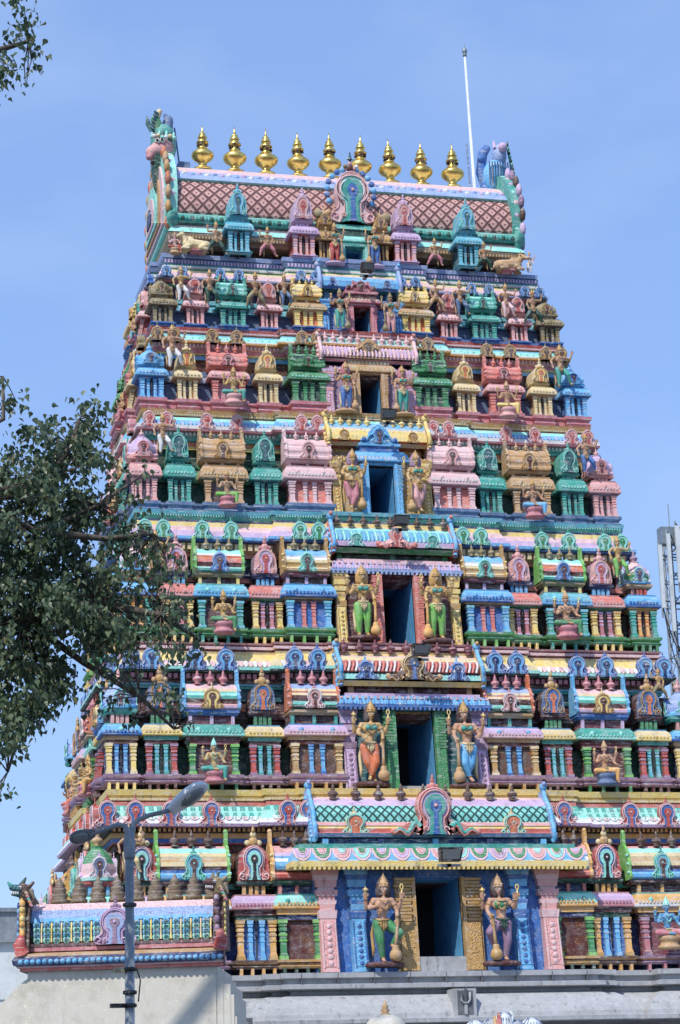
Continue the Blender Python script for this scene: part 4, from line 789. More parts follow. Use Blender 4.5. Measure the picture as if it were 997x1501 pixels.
q.tube([(.12, -1.70, 3.98), (.12, -1.70, 3.84), (.16, -1.70, 3.78), (.26, -1.70, 3.78), (.30, -1.70, 3.84), (.30, -1.70, 3.98)], .022, 'granite', 6); q.tube([(.21, -1.70, 4.10), (.21, -1.70, 3.8)], .02, 'granite', 6); q.box(.18, .24, -1.70, -1.65, 3.56, 3.78, 'granite')
q.build('trident_emblem', base)
q = MB(); horseshoe(q, 0, 0, 0, .5, .5, ['granite', 'dkgranite'], .2, rim='granite', hole='granite'); hh = q.build('eave_arch', base, (5.15, -1.56, 3.60))

# ------------------------------------------------------------------ gilded finials, flagpole, floodlights
KX = [(-3.40, 25.0), (-2.57, 24.97), (-1.76, 24.97), (-.92, 24.97), (-.09, 24.98), (.70, 24.98), (1.51, 24.96), (2.34, 24.95), (3.17, 24.95)]
ordn = ['first', 'second', 'third', 'fourth', 'middle', 'fourth', 'third', 'second', 'first']
KF = None
for i, (x, z) in enumerate(KX):
    if KF is None:
        KF = empty('pot_finial', (x, 6.5, z-.14))
        q = MB(); q.lathe(0, 0, [(.22, 0), (.24, .04), (.18, .07), (.11, .13), (.10, .2), (.19, .27), (.275, .35), (.29, .42), (.265, .48), (.2, .53), (.16, .56)], 'gilt', 20); q.build('pot_body', KF)
        q = MB(); q.lathe(0, 0, [(.09, .55), (.13, .58), (.14, .61), (.09, .64), (.08, .70), (.15, .74), (.16, .78), (.10, .82), (.08, .85), (.12, .88), (.12, .92), (.07, .95), (.09, .98), (.085, 1.01), (.04, 1.05), (.02, 1.14), (.004, 1.26)], 'gilt', 16); q.build('pot_spire', KF); cur = KF
    else: cur = dup(KF, (x, 6.5, z-.14)); cur.rotation_euler = (JR.uniform(-.03, .03), JR.uniform(-.035, .035), i); k_ = JR.uniform(1.0, 1.07); cur.scale = (k_, k_, k_)
    side = 'middle of the nine on the ridge' if i == 4 else ('%s from the %s end of the ridge' % (ordn[i], 'left' if i < 4 else 'right'))
    tag(cur, 'gilded pot-shaped finial, ' + side, 'finial', 'gilded finials along the roof ridge')
    if i % 2 == 0 or i == 1:
        q = MB()
        for k in range(9): a = k*.7; q.ball((.12*cos(a), .12*sin(a), .72+.05*sin(k*3)), .04, 'brown', n=6, h=4)
        q.build('dried_garland', cur)
fp = empty('lightning_rod', (3.76, 6.5, 24.8)); tag(fp, 'tall thin pale rod standing beside the blue beast at the right end of the roof', 'rod')
q = MB(); q.tube([(0, 0, 0), (-.10, 0, 3.86)], [.045, .032], 'panelwhite', 8); q.build('pole', fp)
q = MB(); q.lathe(-.10, 0, [(.04, 3.84), (.06, 3.88), (.04, 3.92), (.07, 3.97), (.07, 4.03), (.02, 4.1), (.004, 4.22)], 'steel', 8); q.build('pointed_tip', fp)
def flood(x, y, z, s, lab):
    f = empty('floodlight', (x, y, z)); tag(f, lab, 'floodlight', 'floodlights above the doors')
    q = MB(); w = .30*s
    q.frus(0, -.02*s, .20*s, w*1.15, w*1.35, -.12, .06, 'dkbrown', ty=-.1); q.build('housing', f)
    q = MB(); q.add([(-w*.48, -.137, .01), (w*.48, -.137, .01), (w*.54, -.222, .165*s), (-w*.54, -.222, .165*s)], [(0, 1, 2, 3)], 'lens'); q.build('lens', f)
    q = MB(); q.box(-w*.66, w*.66, .02, .06, -.12, -.07, 'greymetal'); q.box(-.04, .04, .02, .25, -.12, -.06, 'greymetal'); q.build('bracket', f)
    return f
flood(.06, -1.45, 6.60, 1.2, 'grey floodlight on the wide scalloped eave above the lowest door')
flood(.01, .00, 11.12, 1.0, 'grey floodlight in front of the gold gable under the third door')
flood(-.01, 1.15, 14.28, .9, 'grey floodlight on the salmon arch below the door with the blue frame')
flood(.08, 2.25, 17.10, .9, 'grey floodlight on top of the blue door hood')
flood(.0, 3.45, 21.16, .8, 'small grey floodlight above the maroon door hood near the top')

# ------------------------------------------------------------------ sculpted figures
def fuse(mb, name, voxel):
    """one continuous skin over the limbs"""
    o = mb.build(name); md = o.modifiers.new('r', 'REMESH'); md.mode = 'VOXEL'; md.voxel_size = voxel; md.use_smooth_shade = True
    sm = o.modifiers.new('s', 'SMOOTH'); sm.iterations = 1; sm.factor = .5
    dg = bpy.context.evaluated_depsgraph_get(); me = bpy.data.meshes.new_from_object(o.evaluated_get(dg)); me.name = name
    old = o.data; o.modifiers.clear(); o.data = me; bpy.data.meshes.remove(old)
    if not me.materials: me.materials.append(mat('skin'))
    return o
def hand(mb, p, d, s=1.0, curl=.5):
    """palm, four unequal bent fingers and a thumb leaving its side"""
    p = Vector(p); d = Vector(d).normalized(); side = d.cross(Vector((0, -1, 0)));
    if side.length < .1: side = Vector((1, 0, 0))
    side.normalize(); nrm = side.cross(d); pal = p + d*.035*s
    for k in (-1, 0, 1): capsule(mb, p + side*.010*k*s, .013*s, pal + side*.014*k*s, .013*s, 6)
    for k, L in ((-1.5, .030), (-.5, .037), (.5, .035), (1.5, .027)):
        b = pal + side*.0115*k*s; m1 = b + (d*.8 + nrm*curl*.5 + side*.08*k)*L*.6*s; e = m1 + (d*(1-curl) + nrm*curl)*L*.55*s
        capsule(mb, b, .0072*s, m1, .0066*s, 5); capsule(mb, m1, .0066*s, e, .0058*s, 5)
    b = p + side*.016*s + d*.008*s; m1 = b + (side*.8 + d*.6 + nrm*.3)*.020*s; capsule(mb, b, .009*s, m1, .0078*s, 5); capsule(mb, m1, .0078*s, m1 + (d*.9+nrm*.3)*.018*s, .0065*s, 5)
POSES = {}
def pose(name, hips, legs, arms, fem=False, tilt=(0, 0), voxel=.0068, seated=False):
    """unit-height figure facing -y; legs/arms are joint lists"""
    hx, hz = hips; tx = tilt[0]
    mb = MB(); S = lambda *p: capsule(mb, *p)
    ch = Vector((hx + tx*.6, -.012, hz+.235)); wa = Vector((hx + tx*.2, -.005, hz+.10)); nk = Vector((hx+tx, 0, hz+.335)); hd = nk + Vector((tx*.2, -.014, .085))
    S((hx-.03, 0, hz), .078, (hx+.03, 0, hz), .078); S((hx, 0, hz), .075, wa, .060); S(wa, .060, ch, .080)
    S(ch + Vector((-.045, 0, .0)), .066, ch + Vector((.045, 0, .0)), .066); S(ch + Vector((-.115, .005, .055)), .036, ch + Vector((.115, .005, .055)), .036)
    S(wa + Vector((0, -.03, -.03)), .045, wa + Vector((0, -.02, .0)), .05)
    S(ch, .05, nk, .033); S(nk, .031, hd, .034)
    S(hd + Vector((0, .008, .018)), .054, hd + Vector((0, .004, .03)), .052); S(hd + Vector((0, -.016, -.012)), .040, hd + Vector((0, -.024, -.030)), .026)
    S(hd + Vector((0, -.050, .012)), .007, hd + Vector((0, -.062, -.004)), .010); S(hd + Vector((-.012, -.051, -.022)), .007, hd + Vector((.012, -.051, -.022)), .007)
    for s in (-1, 1):
        S(hd + Vector((s*.053, .004, .018)), .012, hd + Vector((s*.056, .004, -.012)), .010); S(hd + Vector((s*.020, -.046, .026)), .010, hd + Vector((s*.032, -.040, .024)), .008)
        if fem: S(ch + Vector((s*.040, -.052, .012)), .040, ch + Vector((s*.041, -.066, .008)), .030)
        else: S(ch + Vector((s*.038, -.042, .018)), .040, ch + Vector((s*.045, -.044, .014)), .034)
    for J in legs:
        r = (.066, .043, .026); J = [Vector(j) for j in J]
        S(J[0], .070, J[1], .046); S(J[1], .045, J[1]*.55 + J[2]*.45 + Vector((0, .006, 0)), .041); S(J[1]*.55 + J[2]*.45, .040, J[2], .025)
        f = J[3]; S(J[2], .025, J[2]*.4+f*.6, .024); S(J[2]*.3+f*.7 + Vector((0, 0, -.004)), .024, f, .018)
        for k in (-1, 0, 1): S(f + Vector((.011*k, 0, 0)), .009, f + Vector((.013*k, -.018, -.002)), .007)
    for J in arms:
        J = [Vector(j) for j in J]; S(J[0], .037, J[1], .027); S(J[1], .027, J[1]*.6+J[2]*.4, .027); S(J[1]*.6+J[2]*.4, .027, J[2], .017)
        hand(mb, J[2], (J[2]-J[1]) if len(J) < 4 else (Vector(J[3])-J[2]), 1.15, .45)
    body = fuse(mb, 'body', voxel)
    POSES[name] = dict(body=body.data, hd=hd, ch=ch, wa=wa, hips=Vector((hx, 0, hz)), legs=[[Vector(j) for j in J] for J in legs], arms=[[Vector(j) for j in J] for J in arms], fem=fem, seated=seated)
    bpy.data.objects.remove(body)
shL = lambda c: Vector((c[0], c[1], c[2]))
up4 = lambda cx, cz: [[(cx-.12, .02, cz), (cx-.215, .01, cz-.10), (cx-.235, -.045, cz+.03), (cx-.235, -.05, cz+.1)], [(cx+.12, .02, cz), (cx+.215, .01, cz-.10), (cx+.235, -.045, cz+.03), (cx+.235, -.05, cz+.1)]]
# guardian with one knee raised over the mace (mace to +x)
pose('knee', (-.02, .49), [[(-.065, 0, .48), (-.055, -.03, .27), (-.02, .0, .055), (-.02, -.07, .03)], [(.05, 0, .48), (.185, -.10, .37), (.10, -.02, .22), (.10, -.09, .20)]],
     up4(.0, .785) + [[(.12, 0, .78), (.175, -.03, .65), (.155, -.11, .53), (.15, -.12, .46)], [(-.12, 0, .78), (-.185, -.05, .68), (-.10, -.14, .70), (-.06, -.15, .73)]], tilt=(.03, 0), voxel=.0062)
pose('knee_f', (.03, .49), [[(.085, 0, .48), (.09, -.02, .27), (.06, .0, .055), (.06, -.07, .03)], [(-.03, 0, .48), (-.17, -.10, .37), (-.10, -.02, .22), (-.10, -.09, .19)]],
     up4(.0, .785) + [[(-.12, 0, .78), (-.17, -.03, .65), (-.13, -.11, .53), (-.12, -.12, .46)], [(.12, 0, .78), (.2, -.05, .68), (.18, -.12, .80), (.18, -.13, .88)]], fem=True, tilt=(-.03, 0), voxel=.0062)
pose('cross', (-.02, .49), [[(-.075, 0, .48), (-.05, -.03, .27), (.05, .02, .055), (.04, -.05, .03)], [(.04, 0, .48), (.05, -.075, .27), (-.02, -.05, .09), (-.05, -.10, .04)]],
     up4(.0, .785) + [[(.12, 0, .78), (.165, -.03, .65), (.14, -.10, .53), (.135, -.11, .46)], [(-.12, 0, .78), (-.18, -.05, .66), (-.14, -.13, .62), (-.10, -.15, .60)]], fem=True, tilt=(.03, 0))
pose('stand4', (0, .49), [[(-.06, 0, .48), (-.065, -.02, .27), (-.065, .0, .055), (-.07, -.07, .03)], [(.06, 0, .48), (.065, -.02, .27), (.065, .0, .055), (.07, -.07, .03)]],
     up4(.0, .785) + [[(.12, 0, .78), (.165, -.02, .65), (.17, -.08, .53), (.17, -.09, .46)], [(-.12, 0, .78), (-.18, -.04, .66), (-.15, -.13, .70), (-.14, -.14, .76)]], fem=True)
pose('lunge', (0, .42), [[(-.06, 0, .41), (-.20, -.05, .25), (-.24, .0, .055), (-.27, -.06, .03)], [(.06, 0, .41), (.18, -.05, .24), (.27, .0, .055), (.31, -.06, .03)]],
     [[(-.12, 0, .715), (-.23, -.02, .70), (-.26, -.03, .83), (-.26, -.03, .9)], [(.12, 0, .715), (.17, -.01, .59), (.14, -.05, .50), (.13, -.05, .44)]], voxel=.0085)
pose('stride', (0, .46), [[(-.06, 0, .45), (-.04, -.02, .25), (-.05, .0, .05), (-.06, -.07, .03)], [(.06, 0, .45), (.16, -.10, .30), (.22, -.04, .10), (.25, -.11, .07)]],
     [[(-.12, 0, .755), (-.22, .0, .66), (-.20, -.06, .53), (-.2, -.07, .47)], [(.12, 0, .755), (.25, -.01, .72), (.30, -.03, .85), (.3, -.03, .92)]], voxel=.0085)
pose('seat', (0, .40), [[(-.06, -.02, .38), (-.24, -.13, .37), (-.03, -.20, .35), (.05, -.22, .345)], [(.06, -.02, .38), (.21, -.17, .38), (.20, -.17, .15), (.21, -.24, .12)]],
     up4(.0, .69) + [[(.12, 0, .69), (.19, -.03, .56), (.20, -.13, .50), (.2, -.17, .50)], [(-.12, 0, .69), (-.18, -.04, .56), (-.14, -.15, .58), (-.13, -.17, .64)]], voxel=.0075, seated=True)
PARTC = {}
def pmesh(pn, part, fn):
    """part meshes are built once per pose and shared"""
    if (pn, part) not in PARTC: o = fn(); PARTC[(pn, part)] = o.data; bpy.data.objects.remove(o)
    return PARTC[(pn, part)]
def statue(pn, loc, H, label, skin='skin', cloth='green', crown='gold', mace=None, halo=None, group=None, mirror=False, rz=0, ped=None, top=None, cat='statue', sash='cream'):
    """crowned painted stucco figure; H is the height with crown"""
    P = POSES[pn]; s = H/1.17
    zs = -.0
    root = bpy.data.objects.new('statue', P['body']); COL.objects.link(root); root.location = loc; root.rotation_euler = (0, 0, rz); root.scale = ((-s if mirror else s), s, s)
    root.material_slots[0].link = 'OBJECT'; root.material_slots[0].material = mat(skin + '='); tag(root, label, cat, group)
    def part(name, key, fn, m):
        o = bpy.data.objects.new(name, pmesh(pn, key, fn)); COL.objects.link(o); o.parent = root
        if m: o.material_slots[0].link = 'OBJECT'; o.material_slots[0].material = mat(m + '=')
        return o
    def mk_cloth():
        mb = MB(); h = P['hips']; capsule(mb, h+Vector((-.035, 0, .0)), .086, h+Vector((.035, 0, .0)), .086)
        for J in P['legs']:
            capsule(mb, J[0], .079, J[1], .056); a = J[1]*.12 + J[2]*.88; capsule(mb, J[1], .055, a, .036)
        return fuse(mb, 'lower_garment', .012)
    def mk_sash():
        mb = MB(); h = P['hips']; zt = .07
        mb.tube([h + Vector((.092*cos(a), .082*sin(a), .045+.01*cos(2*a))) for a in [2*pi*k/14 for k in range(14)]], .017, 'cream', 6, True)
        mb.tube([h + Vector((.098*cos(a), .09*sin(a)-.005, .005 - .02*cos(a*1)**2)) for a in [pi + pi*k/8 for k in range(9)]], .011, 'cream', 5)
        for k in (-1, 0, 1): mb.tube([h+Vector((.02*k, -.092, .04)), h+Vector((.035*k, -.10, -.03)), h+Vector((.02*k, -.10, -.11 if k == 0 else -.07))], [.015, .016, .008], 'cream', 6)
        if not P['seated']: mb.tube([h+Vector((-.10, .02, .04)), h+Vector((-.125, .03, -.12)), h+Vector((-.11, .03, -.30)), h+Vector((-.12, .02, -.40))], [.012, .022, .024, .012], 'cream', 6)
        return mb.build('sash')
    def mk_jewels():
        mb = MB(); c = P['ch']; hd = P['hd']
        mb.tube([c + Vector((.060*cos(a), -.035 + .045*sin(a) - .02, .068 + .028*sin(a))) for a in [pi + pi*k/8 for k in range(9)]], .010, 'gold', 5)
        mb.tube([c + Vector((.05*cos(a), -.062 + .02*sin(a), .02 + .075*sin(a))) for a in [pi + pi*k/8 for k in range(9)]], .007, 'gold', 5)
        mb.tube([P['wa'] + Vector((.064*cos(a), .060*sin(a)-.002, .055)) for a in [2*pi*k/12 for k in range(12)]], .009, 'gold', 5, True)
        for J in P['arms']:
            for t, i in ((.45, 0), (.88, 1)):
                p = J[i].lerp(J[i+1], t); d = (J[i+1]-J[i]).normalized(); q = d.orthogonal().normalized(); w = d.cross(q)
                mb.tube([p + (q*cos(a)+w*sin(a))*(.034 if i == 0 else .021) for a in [2*pi*k/8 for k in range(8)]], .008, 'gold', 4, True)
        for J in P['legs']:
            p = J[1].lerp(J[2], .93); mb.tube([p + Vector((.03*cos(a), .03*sin(a), 0)) for a in [2*pi*k/8 for k in range(8)]], .008, 'gold', 4, True)
        for s2 in (-1, 1): mb.ball(hd+Vector((s2*.06, -.004, -.028)), .016, 'gold', n=6, h=4)
        return mb.build('jewellery')
    def mk_face():
        mb = MB(); hd = P['hd']
        for s2 in (-1, 1):
            mb.ball(hd+Vector((s2*.020, -.049, .012)), .0095, 'white', sx=1.3, sy=.5, n=8, h=5); mb.ball(hd+Vector((s2*.019, -.0545, .012)), .0055, 'black', sy=.5, n=6, h=4)
            mb.tube([hd+Vector((s2*.008, -.055, .027)), hd+Vector((s2*.021, -.055, .032)), hd+Vector((s2*.034, -.047, .026))], .003, 'hair', 4)
        mb.tube([hd+Vector((-.014, -.056, -.021)), hd+Vector((0, -.061, -.022)), hd+Vector((.014, -.056, -.021))], .0045, 'red', 4)
        return mb.build('face_paint')
    def mk_crown():
        mb = MB(); hd = P['hd']; z = hd.z
        mb.lathe(hd.x, hd.y+.008, [(.058, z+.035), (.066, z+.045), (.066, z+.06), (.055, z+.068), (.056, z+.095), (.046, z+.10), (.047, z+.125), (.036, z+.13), (.037, z+.15), (.024, z+.158), (.028, z+.172), (.008, z+.19), (.002, z+.215)], 'gold', 12)
        for k in (-1, 0, 1): mb.ball((hd.x+.04*k, hd.y-.045+.012*abs(k), z+.075), .016, 'gold', n=6, h=4)
        return mb.build('crown')
    def mk_hair():
        mb = MB(); hd = P['hd']
        mb.lathe(hd.x, hd.y+.03, [(.01, hd.z-.10), (.085, hd.z-.10), (.10, hd.z-.05), (.10, hd.z+.03), (.085, hd.z+.09), (.06, hd.z+.14), (.03, hd.z+.17)], 'hair', 12, sy=.5); return mb.build('hair')
    def mk_ring(p, d, r, th):
        def f():
            mb = MB(); q = d.orthogonal().normalized(); w = d.cross(q); mb.tube([p + (q*cos(a)+w*sin(a))*r for a in [2*pi*k/10 for k in range(10)]], th, 'gold', 5, True); return mb.build('ring')
        return f
    def mk_neck():
        mb = MB(); c = P['ch']
        mb.tube([c + Vector((.060*cos(a), -.055 + .045*sin(a), .068 + .028*sin(a))) for a in [pi + pi*k/8 for k in range(9)]] + [c + Vector((.05*cos(a), -.062 + .02*sin(a), .02 + .075*sin(a))) for a in [2*pi - pi*k/8 for k in range(9)]], .008, 'gold', 5)
        for k in range(7): a = pi + pi*(k+.5)/7; mb.ball(c + Vector((.052*cos(a), -.078 + .02*sin(a), .01 + .078*sin(a))), .010, 'gold', n=6, h=4)
        return mb.build('necklace')
    if H > 1.2 and len(P['arms']) == 4:
        part('necklace', 'neck', mk_neck, crown); part('girdle', 'girdle', mk_ring(P['wa'] + Vector((0, 0, .05)), Vector((0, 0, 1)), .063, .010), crown)
        for n_, J in enumerate(P['arms']):
            for t_, i_, r_ in ((.45, 0, .034), (.88, 1, .022)): part('armlet', 'arm%d%d' % (n_, i_), mk_ring(J[i_].lerp(J[i_+1], t_), (J[i_+1]-J[i_]).normalized(), r_, .008), crown)
        for n_, J in enumerate(P['legs']): part('anklet', 'ank%d' % n_, mk_ring(J[1].lerp(J[2], .93), Vector((0, 0, 1)), .031, .008), crown)
    else: part('jewellery', 'jewels', mk_jewels, crown)
    part('lower_garment', 'cloth', mk_cloth, cloth); part('sash', 'sash', mk_sash, sash); part('face_paint', 'face', mk_face, None); part('crown', 'crown', mk_crown, crown)
    if P['fem'] and not top:
        def mk_cups():
            mb = MB(); c = P['ch']
            for s2 in (-1, 1): mb.ball(c + Vector((s2*.041, -.068, .010)), .041, 'teal', n=10, h=7)
            mb.tube([c + Vector((.075*cos(a), .068*sin(a)-.012, .0)) for a in [pi + pi*k/8 for k in range(9)]], .008, 'teal', 5); return mb.build('breast_band')
        part('breast_band', 'cups', mk_cups, 'teal')
    if halo: part('hair', 'hair', mk_hair, halo)
    if top:
        def mk_top():
            mb = MB(); c = P['ch']
            mb.lathe(c.x, c.y-.012, [(.078, c.z-.05), (.094, c.z-.02), (.1, c.z+.02), (.09, c.z+.045)], 'green', 14, sy=.84); return mb.build('bodice')
        part('bodice', 'top', mk_top, top)
    if len(P['arms']) == 4:      # attributes in the raised hands
        def mk_rosette():
            mb = MB(); h = P['arms'][0][2] + Vector((0, -.02, .045)); mb.tube([h, h+Vector((0, 0, .04))], .009, 'yellow', 5); mb.ball(h + Vector((0, 0, .05)), .024, 'yellow', n=8, h=5)
            for k in range(4): a = k*pi/2; mb.ball(h + Vector((.025*cos(a), 0, .05+.025*sin(a))), .015, 'gold', n=6, h=4)
            return mb.build('rosette')
        def mk_loop():
            mb = MB(); h = P['arms'][1][2] + Vector((0, -.02, .045)); mb.tube([h, h+Vector((0, 0, .05))], .009, 'yellow', 5); mb.tube([h + Vector((.02*cos(a), 0, .085 + .034*sin(a))) for a in [2*pi*k/10 for k in range(10)]], .008, 'yellow', 5, True)
            return mb.build('noose')
        part('rosette', 'ros', mk_rosette, None); part('noose', 'loop', mk_loop, None)
    if mace:
        def mk_mace():
            mb = MB(); J = [j for j in P['arms'] if j[2].z < .6][0]; h = J[2] + Vector((0, -.02, -.02)); x, y = h.x, h.y
            fx = x - (.04 if pn.startswith('knee') and x > 0 else -.03 if pn.startswith('knee') else 0)
            mb.tube([h + Vector((0, 0, .06)), h, Vector(((x+fx)/2, y, .33)), Vector((fx, y, .18))], [.02, .017, .021, .027], 'gold', 8)
            mb.lathe(fx, y, [(.03, .015), (.062, .03), (.078, .065), (.080, .10), (.066, .14), (.045, .155), (.05, .17), (.04, .185), (.044, .2), (.028, .215)], 'gold', 14); mb.ball((x, y, h.z+.07), .022, 'gold', n=8, h=5)
            return mb.build('mace')
        part('mace', 'mace', mk_mace, mace)
    if ped:
        def mk_ped():
            mb = MB()
            if P['seated']:
                mb.lathe(0, -.06, [(.19, .08), (.22, .10), (.22, .14), (.175, .16), (.18, .22), (.215, .25), (.22, .30), (.19, .33)], 'pink', 16, sy=.75)
            else: mb.lathe(0, -.02, [(.24, -.05), (.26, -.03), (.25, .0), (.2, .015)], 'pink', 16, sy=.6)
            return mb.build('pedestal')
        part('pedestal', 'ped', mk_ped, ped)
    return root
G = 'four-armed door guardians beside the doors'; F = 'figures on the upper ledges of the tower'; SG = 'seated figures in front of the barrel shrines'
statue('knee', (-1.27, -1.12, 4.60), 1.86, 'four-armed guardian in tight green trousers with a mace, left of the lowest door', 'skin', 'green', 'tan', 'tan', 'hair', G, ped='maroon', sash='gold')
statue('knee_f', (1.16, -1.12, 4.60), 1.84, 'four-armed guardian in green bodice with a round mace, right of the lowest door', 'skin', 'mauve', 'tan', 'gold', 'hair', G, ped='maroon', top='green', sash='dkgreen')
statue('cross', (-1.07, .26, 8.40), 1.86, 'four-armed guardian in an orange lower garment, left of the second door with green frame', 'goldskin', 'orange', 'gold', 'tan', 'hair', G, ped='maroon')
statue('cross', (1.02, .26, 8.38), 1.90, 'four-armed guardian in a blue lower garment, right of the second door with green frame', 'skin', 'sky', 'gold', 'tan', 'hair', G, mirror=True, ped='maroon')
statue('stand4', (-.90, 1.26, 11.74), 1.72, 'golden four-armed guardian in lime green trousers, left of the third door with red frame', 'goldskin', 'lime', 'gold', 'amber', 'gold', G, ped='maroon')
statue('stand4', (.78, 1.26, 11.71), 1.76, 'golden four-armed guardian in lime green trousers, right of the third door with red frame', 'goldskin', 'lime', 'gold', 'amber', 'gold', G, mirror=True, ped='maroon')
statue('cross', (-.79, 2.32, 14.88), 1.56, 'guardian with crossed pink legs and purple cape, left of the blue-framed door', 'goldskin', 'rose', 'gold', 'gold', 'mauve', G, sash='gold')
statue('cross', (.74, 2.31, 14.86), 1.60, 'guardian with crossed pink legs and purple cape, right of the blue-framed door', 'goldskin', 'pink', 'gold', 'gold', 'mauve', G, mirror=True, sash='gold')
statue('stand4', (-.68, 3.08, 17.52), 1.28, 'guardian in royal blue trousers, left of the door under the brown hood', 'skin', 'blue', 'gold', 'tan', 'rose', G, ped='tan')
statue('stand4', (.68, 3.08, 17.50), 1.27, 'guardian in teal trousers, right of the door under the brown hood', 'skin', 'teal', 'gold', 'tan', 'rose', G, mirror=True, ped='tan')
statue('stand4', (-.62, 3.70, 19.74), 1.12, 'guardian in teal trousers beside the maroon door frame, left side', 'tanskin', 'teal', 'olive', 'olive', None, G)
statue('stand4', (.62, 3.70, 19.72), 1.10, 'guardian in pink trousers beside the maroon door frame, right side', 'tanskin', 'pink', 'olive', 'olive', None, G, mirror=True)
statue('stand4', (-.56, 4.30, 21.68), 1.12, 'guardian in crimson trousers left of the small door under the great arch', 'tanskin', 'red', 'gold', 'tan', None, G, ped='lilac')
statue('stand4', (.44, 4.30, 21.66), 1.14, 'guardian in blue trousers right of the small door under the great arch', 'tanskin', 'blue', 'gold', 'tan', None, G, mirror=True, ped='lilac')
for a in ((-4.42, .28, 8.30, .98, 'gold figure in teal on a pedestal, seated between green pillars left of the second door', 'goldskin', 'teal', 'aqua', 'rose'), (4.11, .26, 8.30, 1.02, 'reddish figure with yellow trousers on a grey slab, seated right of the second door', 'skin', 'amber', 'tan', 'slate'),
          (-4.0, 1.24, 11.66, 1.02, 'golden seated figure with a tall crown on a pink pedestal between teal pillars, left', 'goldskin', 'green', 'gold', 'rose'), (3.77, 1.26, 11.70, 1.16, 'seated figure with very tall tan headdress on a pink pedestal between teal pillars', 'skin', 'green', 'tan', 'rose'),
          (-3.68, 2.34, 14.80, .92, 'tan seated figure on a rose pedestal in front of the tan barrel shrine, left', 'tanskin', 'lime', 'tan', 'rose'), (3.51, 2.36, 14.78, 1.0, 'seated figure with blue legs on a rose pedestal by the right tan barrel shrine', 'skin', 'sky', 'gold', 'rose'),
          (-3.34, 3.14, 17.46, .98, 'gold and green seated figure in front of the salmon barrel shrine, left', 'goldskin', 'teal', 'gold', 'pink'), (3.25, 3.14, 17.44, .98, 'tan seated figure with yellow legs in front of the salmon barrel shrine, right', 'tanskin', 'yellow', 'tan', 'pink'),
          (4.78, -1.05, 4.72, 1.12, 'blue-skinned seated figure with a tall crown at the lower right edge', 'blueskin', 'rose', 'aqua', 'tan')):
    x, y, z, H, lab, sk, cl, cr, pd = a; statue('seat', (x, y-.02, z), H*1.2, lab, sk, cl, cr, None, None, SG, ped=pd)
UP = [('lunge', -3.46, 4.42, 21.76, .98, 'lunging tan figure with green legs beside the left blue shrine under the roof', 'tanskin', 'dkgreen', 0, False), ('lunge', -2.20, 4.42, 21.78, .90, 'lunging tan figure with rose legs between blue and pink shrines, left under the roof', 'tanskin', 'rose', 0, False),
      ('lunge', 2.0, 4.42, 21.81, .84, 'lunging tan figure with pink legs between pink and blue shrines, right under the roof', 'tanskin', 'rose', 0, True), ('lunge', 3.26, 4.42, 21.78, .86, 'lunging tan figure with green legs beside the right blue shrine under the roof', 'tanskin', 'dkgreen', 0, True),
      ('stride', -4.38, 4.12, 20.38, 1.0, 'gold figure with one white leg above the olive corner turret, left', 'goldskin', 'white', 0, False), ('stride', -3.69, 4.12, 20.36, .98, 'tan figure with green legs between pink and teal shrines, upper left', 'tanskin', 'dkgreen', 0, False),
      ('lunge', -2.58, 4.12, 20.36, 1.02, 'tan figure with olive legs right of the left teal shrine', 'tanskin', 'olive', 0, False), ('stride', -1.88, 4.12, 20.40, .94, 'tan figure with slate blue legs left of the yellow shrine', 'tanskin', 'slate', 0, False),
      ('lunge', 1.89, 4.12, 20.50, .96, 'tan figure with tan legs right of the right yellow shrine', 'tanskin', 'tan', 0, True), ('stride', 2.50, 4.12, 20.40, 1.04, 'tan figure with blue legs left of the right teal shrine', 'tanskin', 'slate', 0, False),
      ('stride', 3.67, 4.12, 20.42, 1.0, 'tan figure with pale legs right of the right teal shrine', 'tanskin', 'palepink', 0, False), ('lunge', 4.36, 4.12, 20.30, 1.04, 'tan figure with dark green legs and a raised club beside the right olive turret', 'tanskin', 'dkgreen', 0, True),
      ('stride', -4.70, 3.52, 18.50, 1.18, 'tan figure with a white leg beside the left blue corner turret', 'tanskin', 'white', 0, False), ('stride', 4.76, 3.50, 18.48, 1.20, 'tan figure with teal legs beside the right blue corner turret', 'tanskin', 'teal', 0, False),
      ('stride', -5.04, 2.85, 16.22, 1.06, 'tan figure with a white leg beside the left lilac corner turret', 'tanskin', 'white', 0, False), ('stride', 5.02, 2.80, 16.12, 1.10, 'tan figure with a bright blue leg beside the right lilac corner turret', 'tanskin', 'blue', 0, False),
      ('stride', -5.40, 1.70, 13.12, 1.12, 'golden figure half hidden by the tree on the left corner', 'goldskin', 'gold', 0, False), ('stride', 5.26, 1.72, 13.34, 1.10, 'golden figure with green legs beside the white-domed turret, right edge', 'goldskin', 'lime', 0, False),
      ('lunge', 5.74, .95, 10.42, .80, 'dark gold squatting figure on the ledge at the right edge', 'goldskin', 'olive', 0, False), ('stride', -6.30, -.50, 6.42, 1.10, 'cream figure behind the street lamp beside the lower left arch', 'tanskin', 'cream', 0, False)]
for pn, x, y, z, H, lab, sk, cl, rz, mi in UP: statue(pn, (x, y, z), H, lab, sk, cl, 'gold', group=F, mirror=mi, rz=rz, sash='tan')
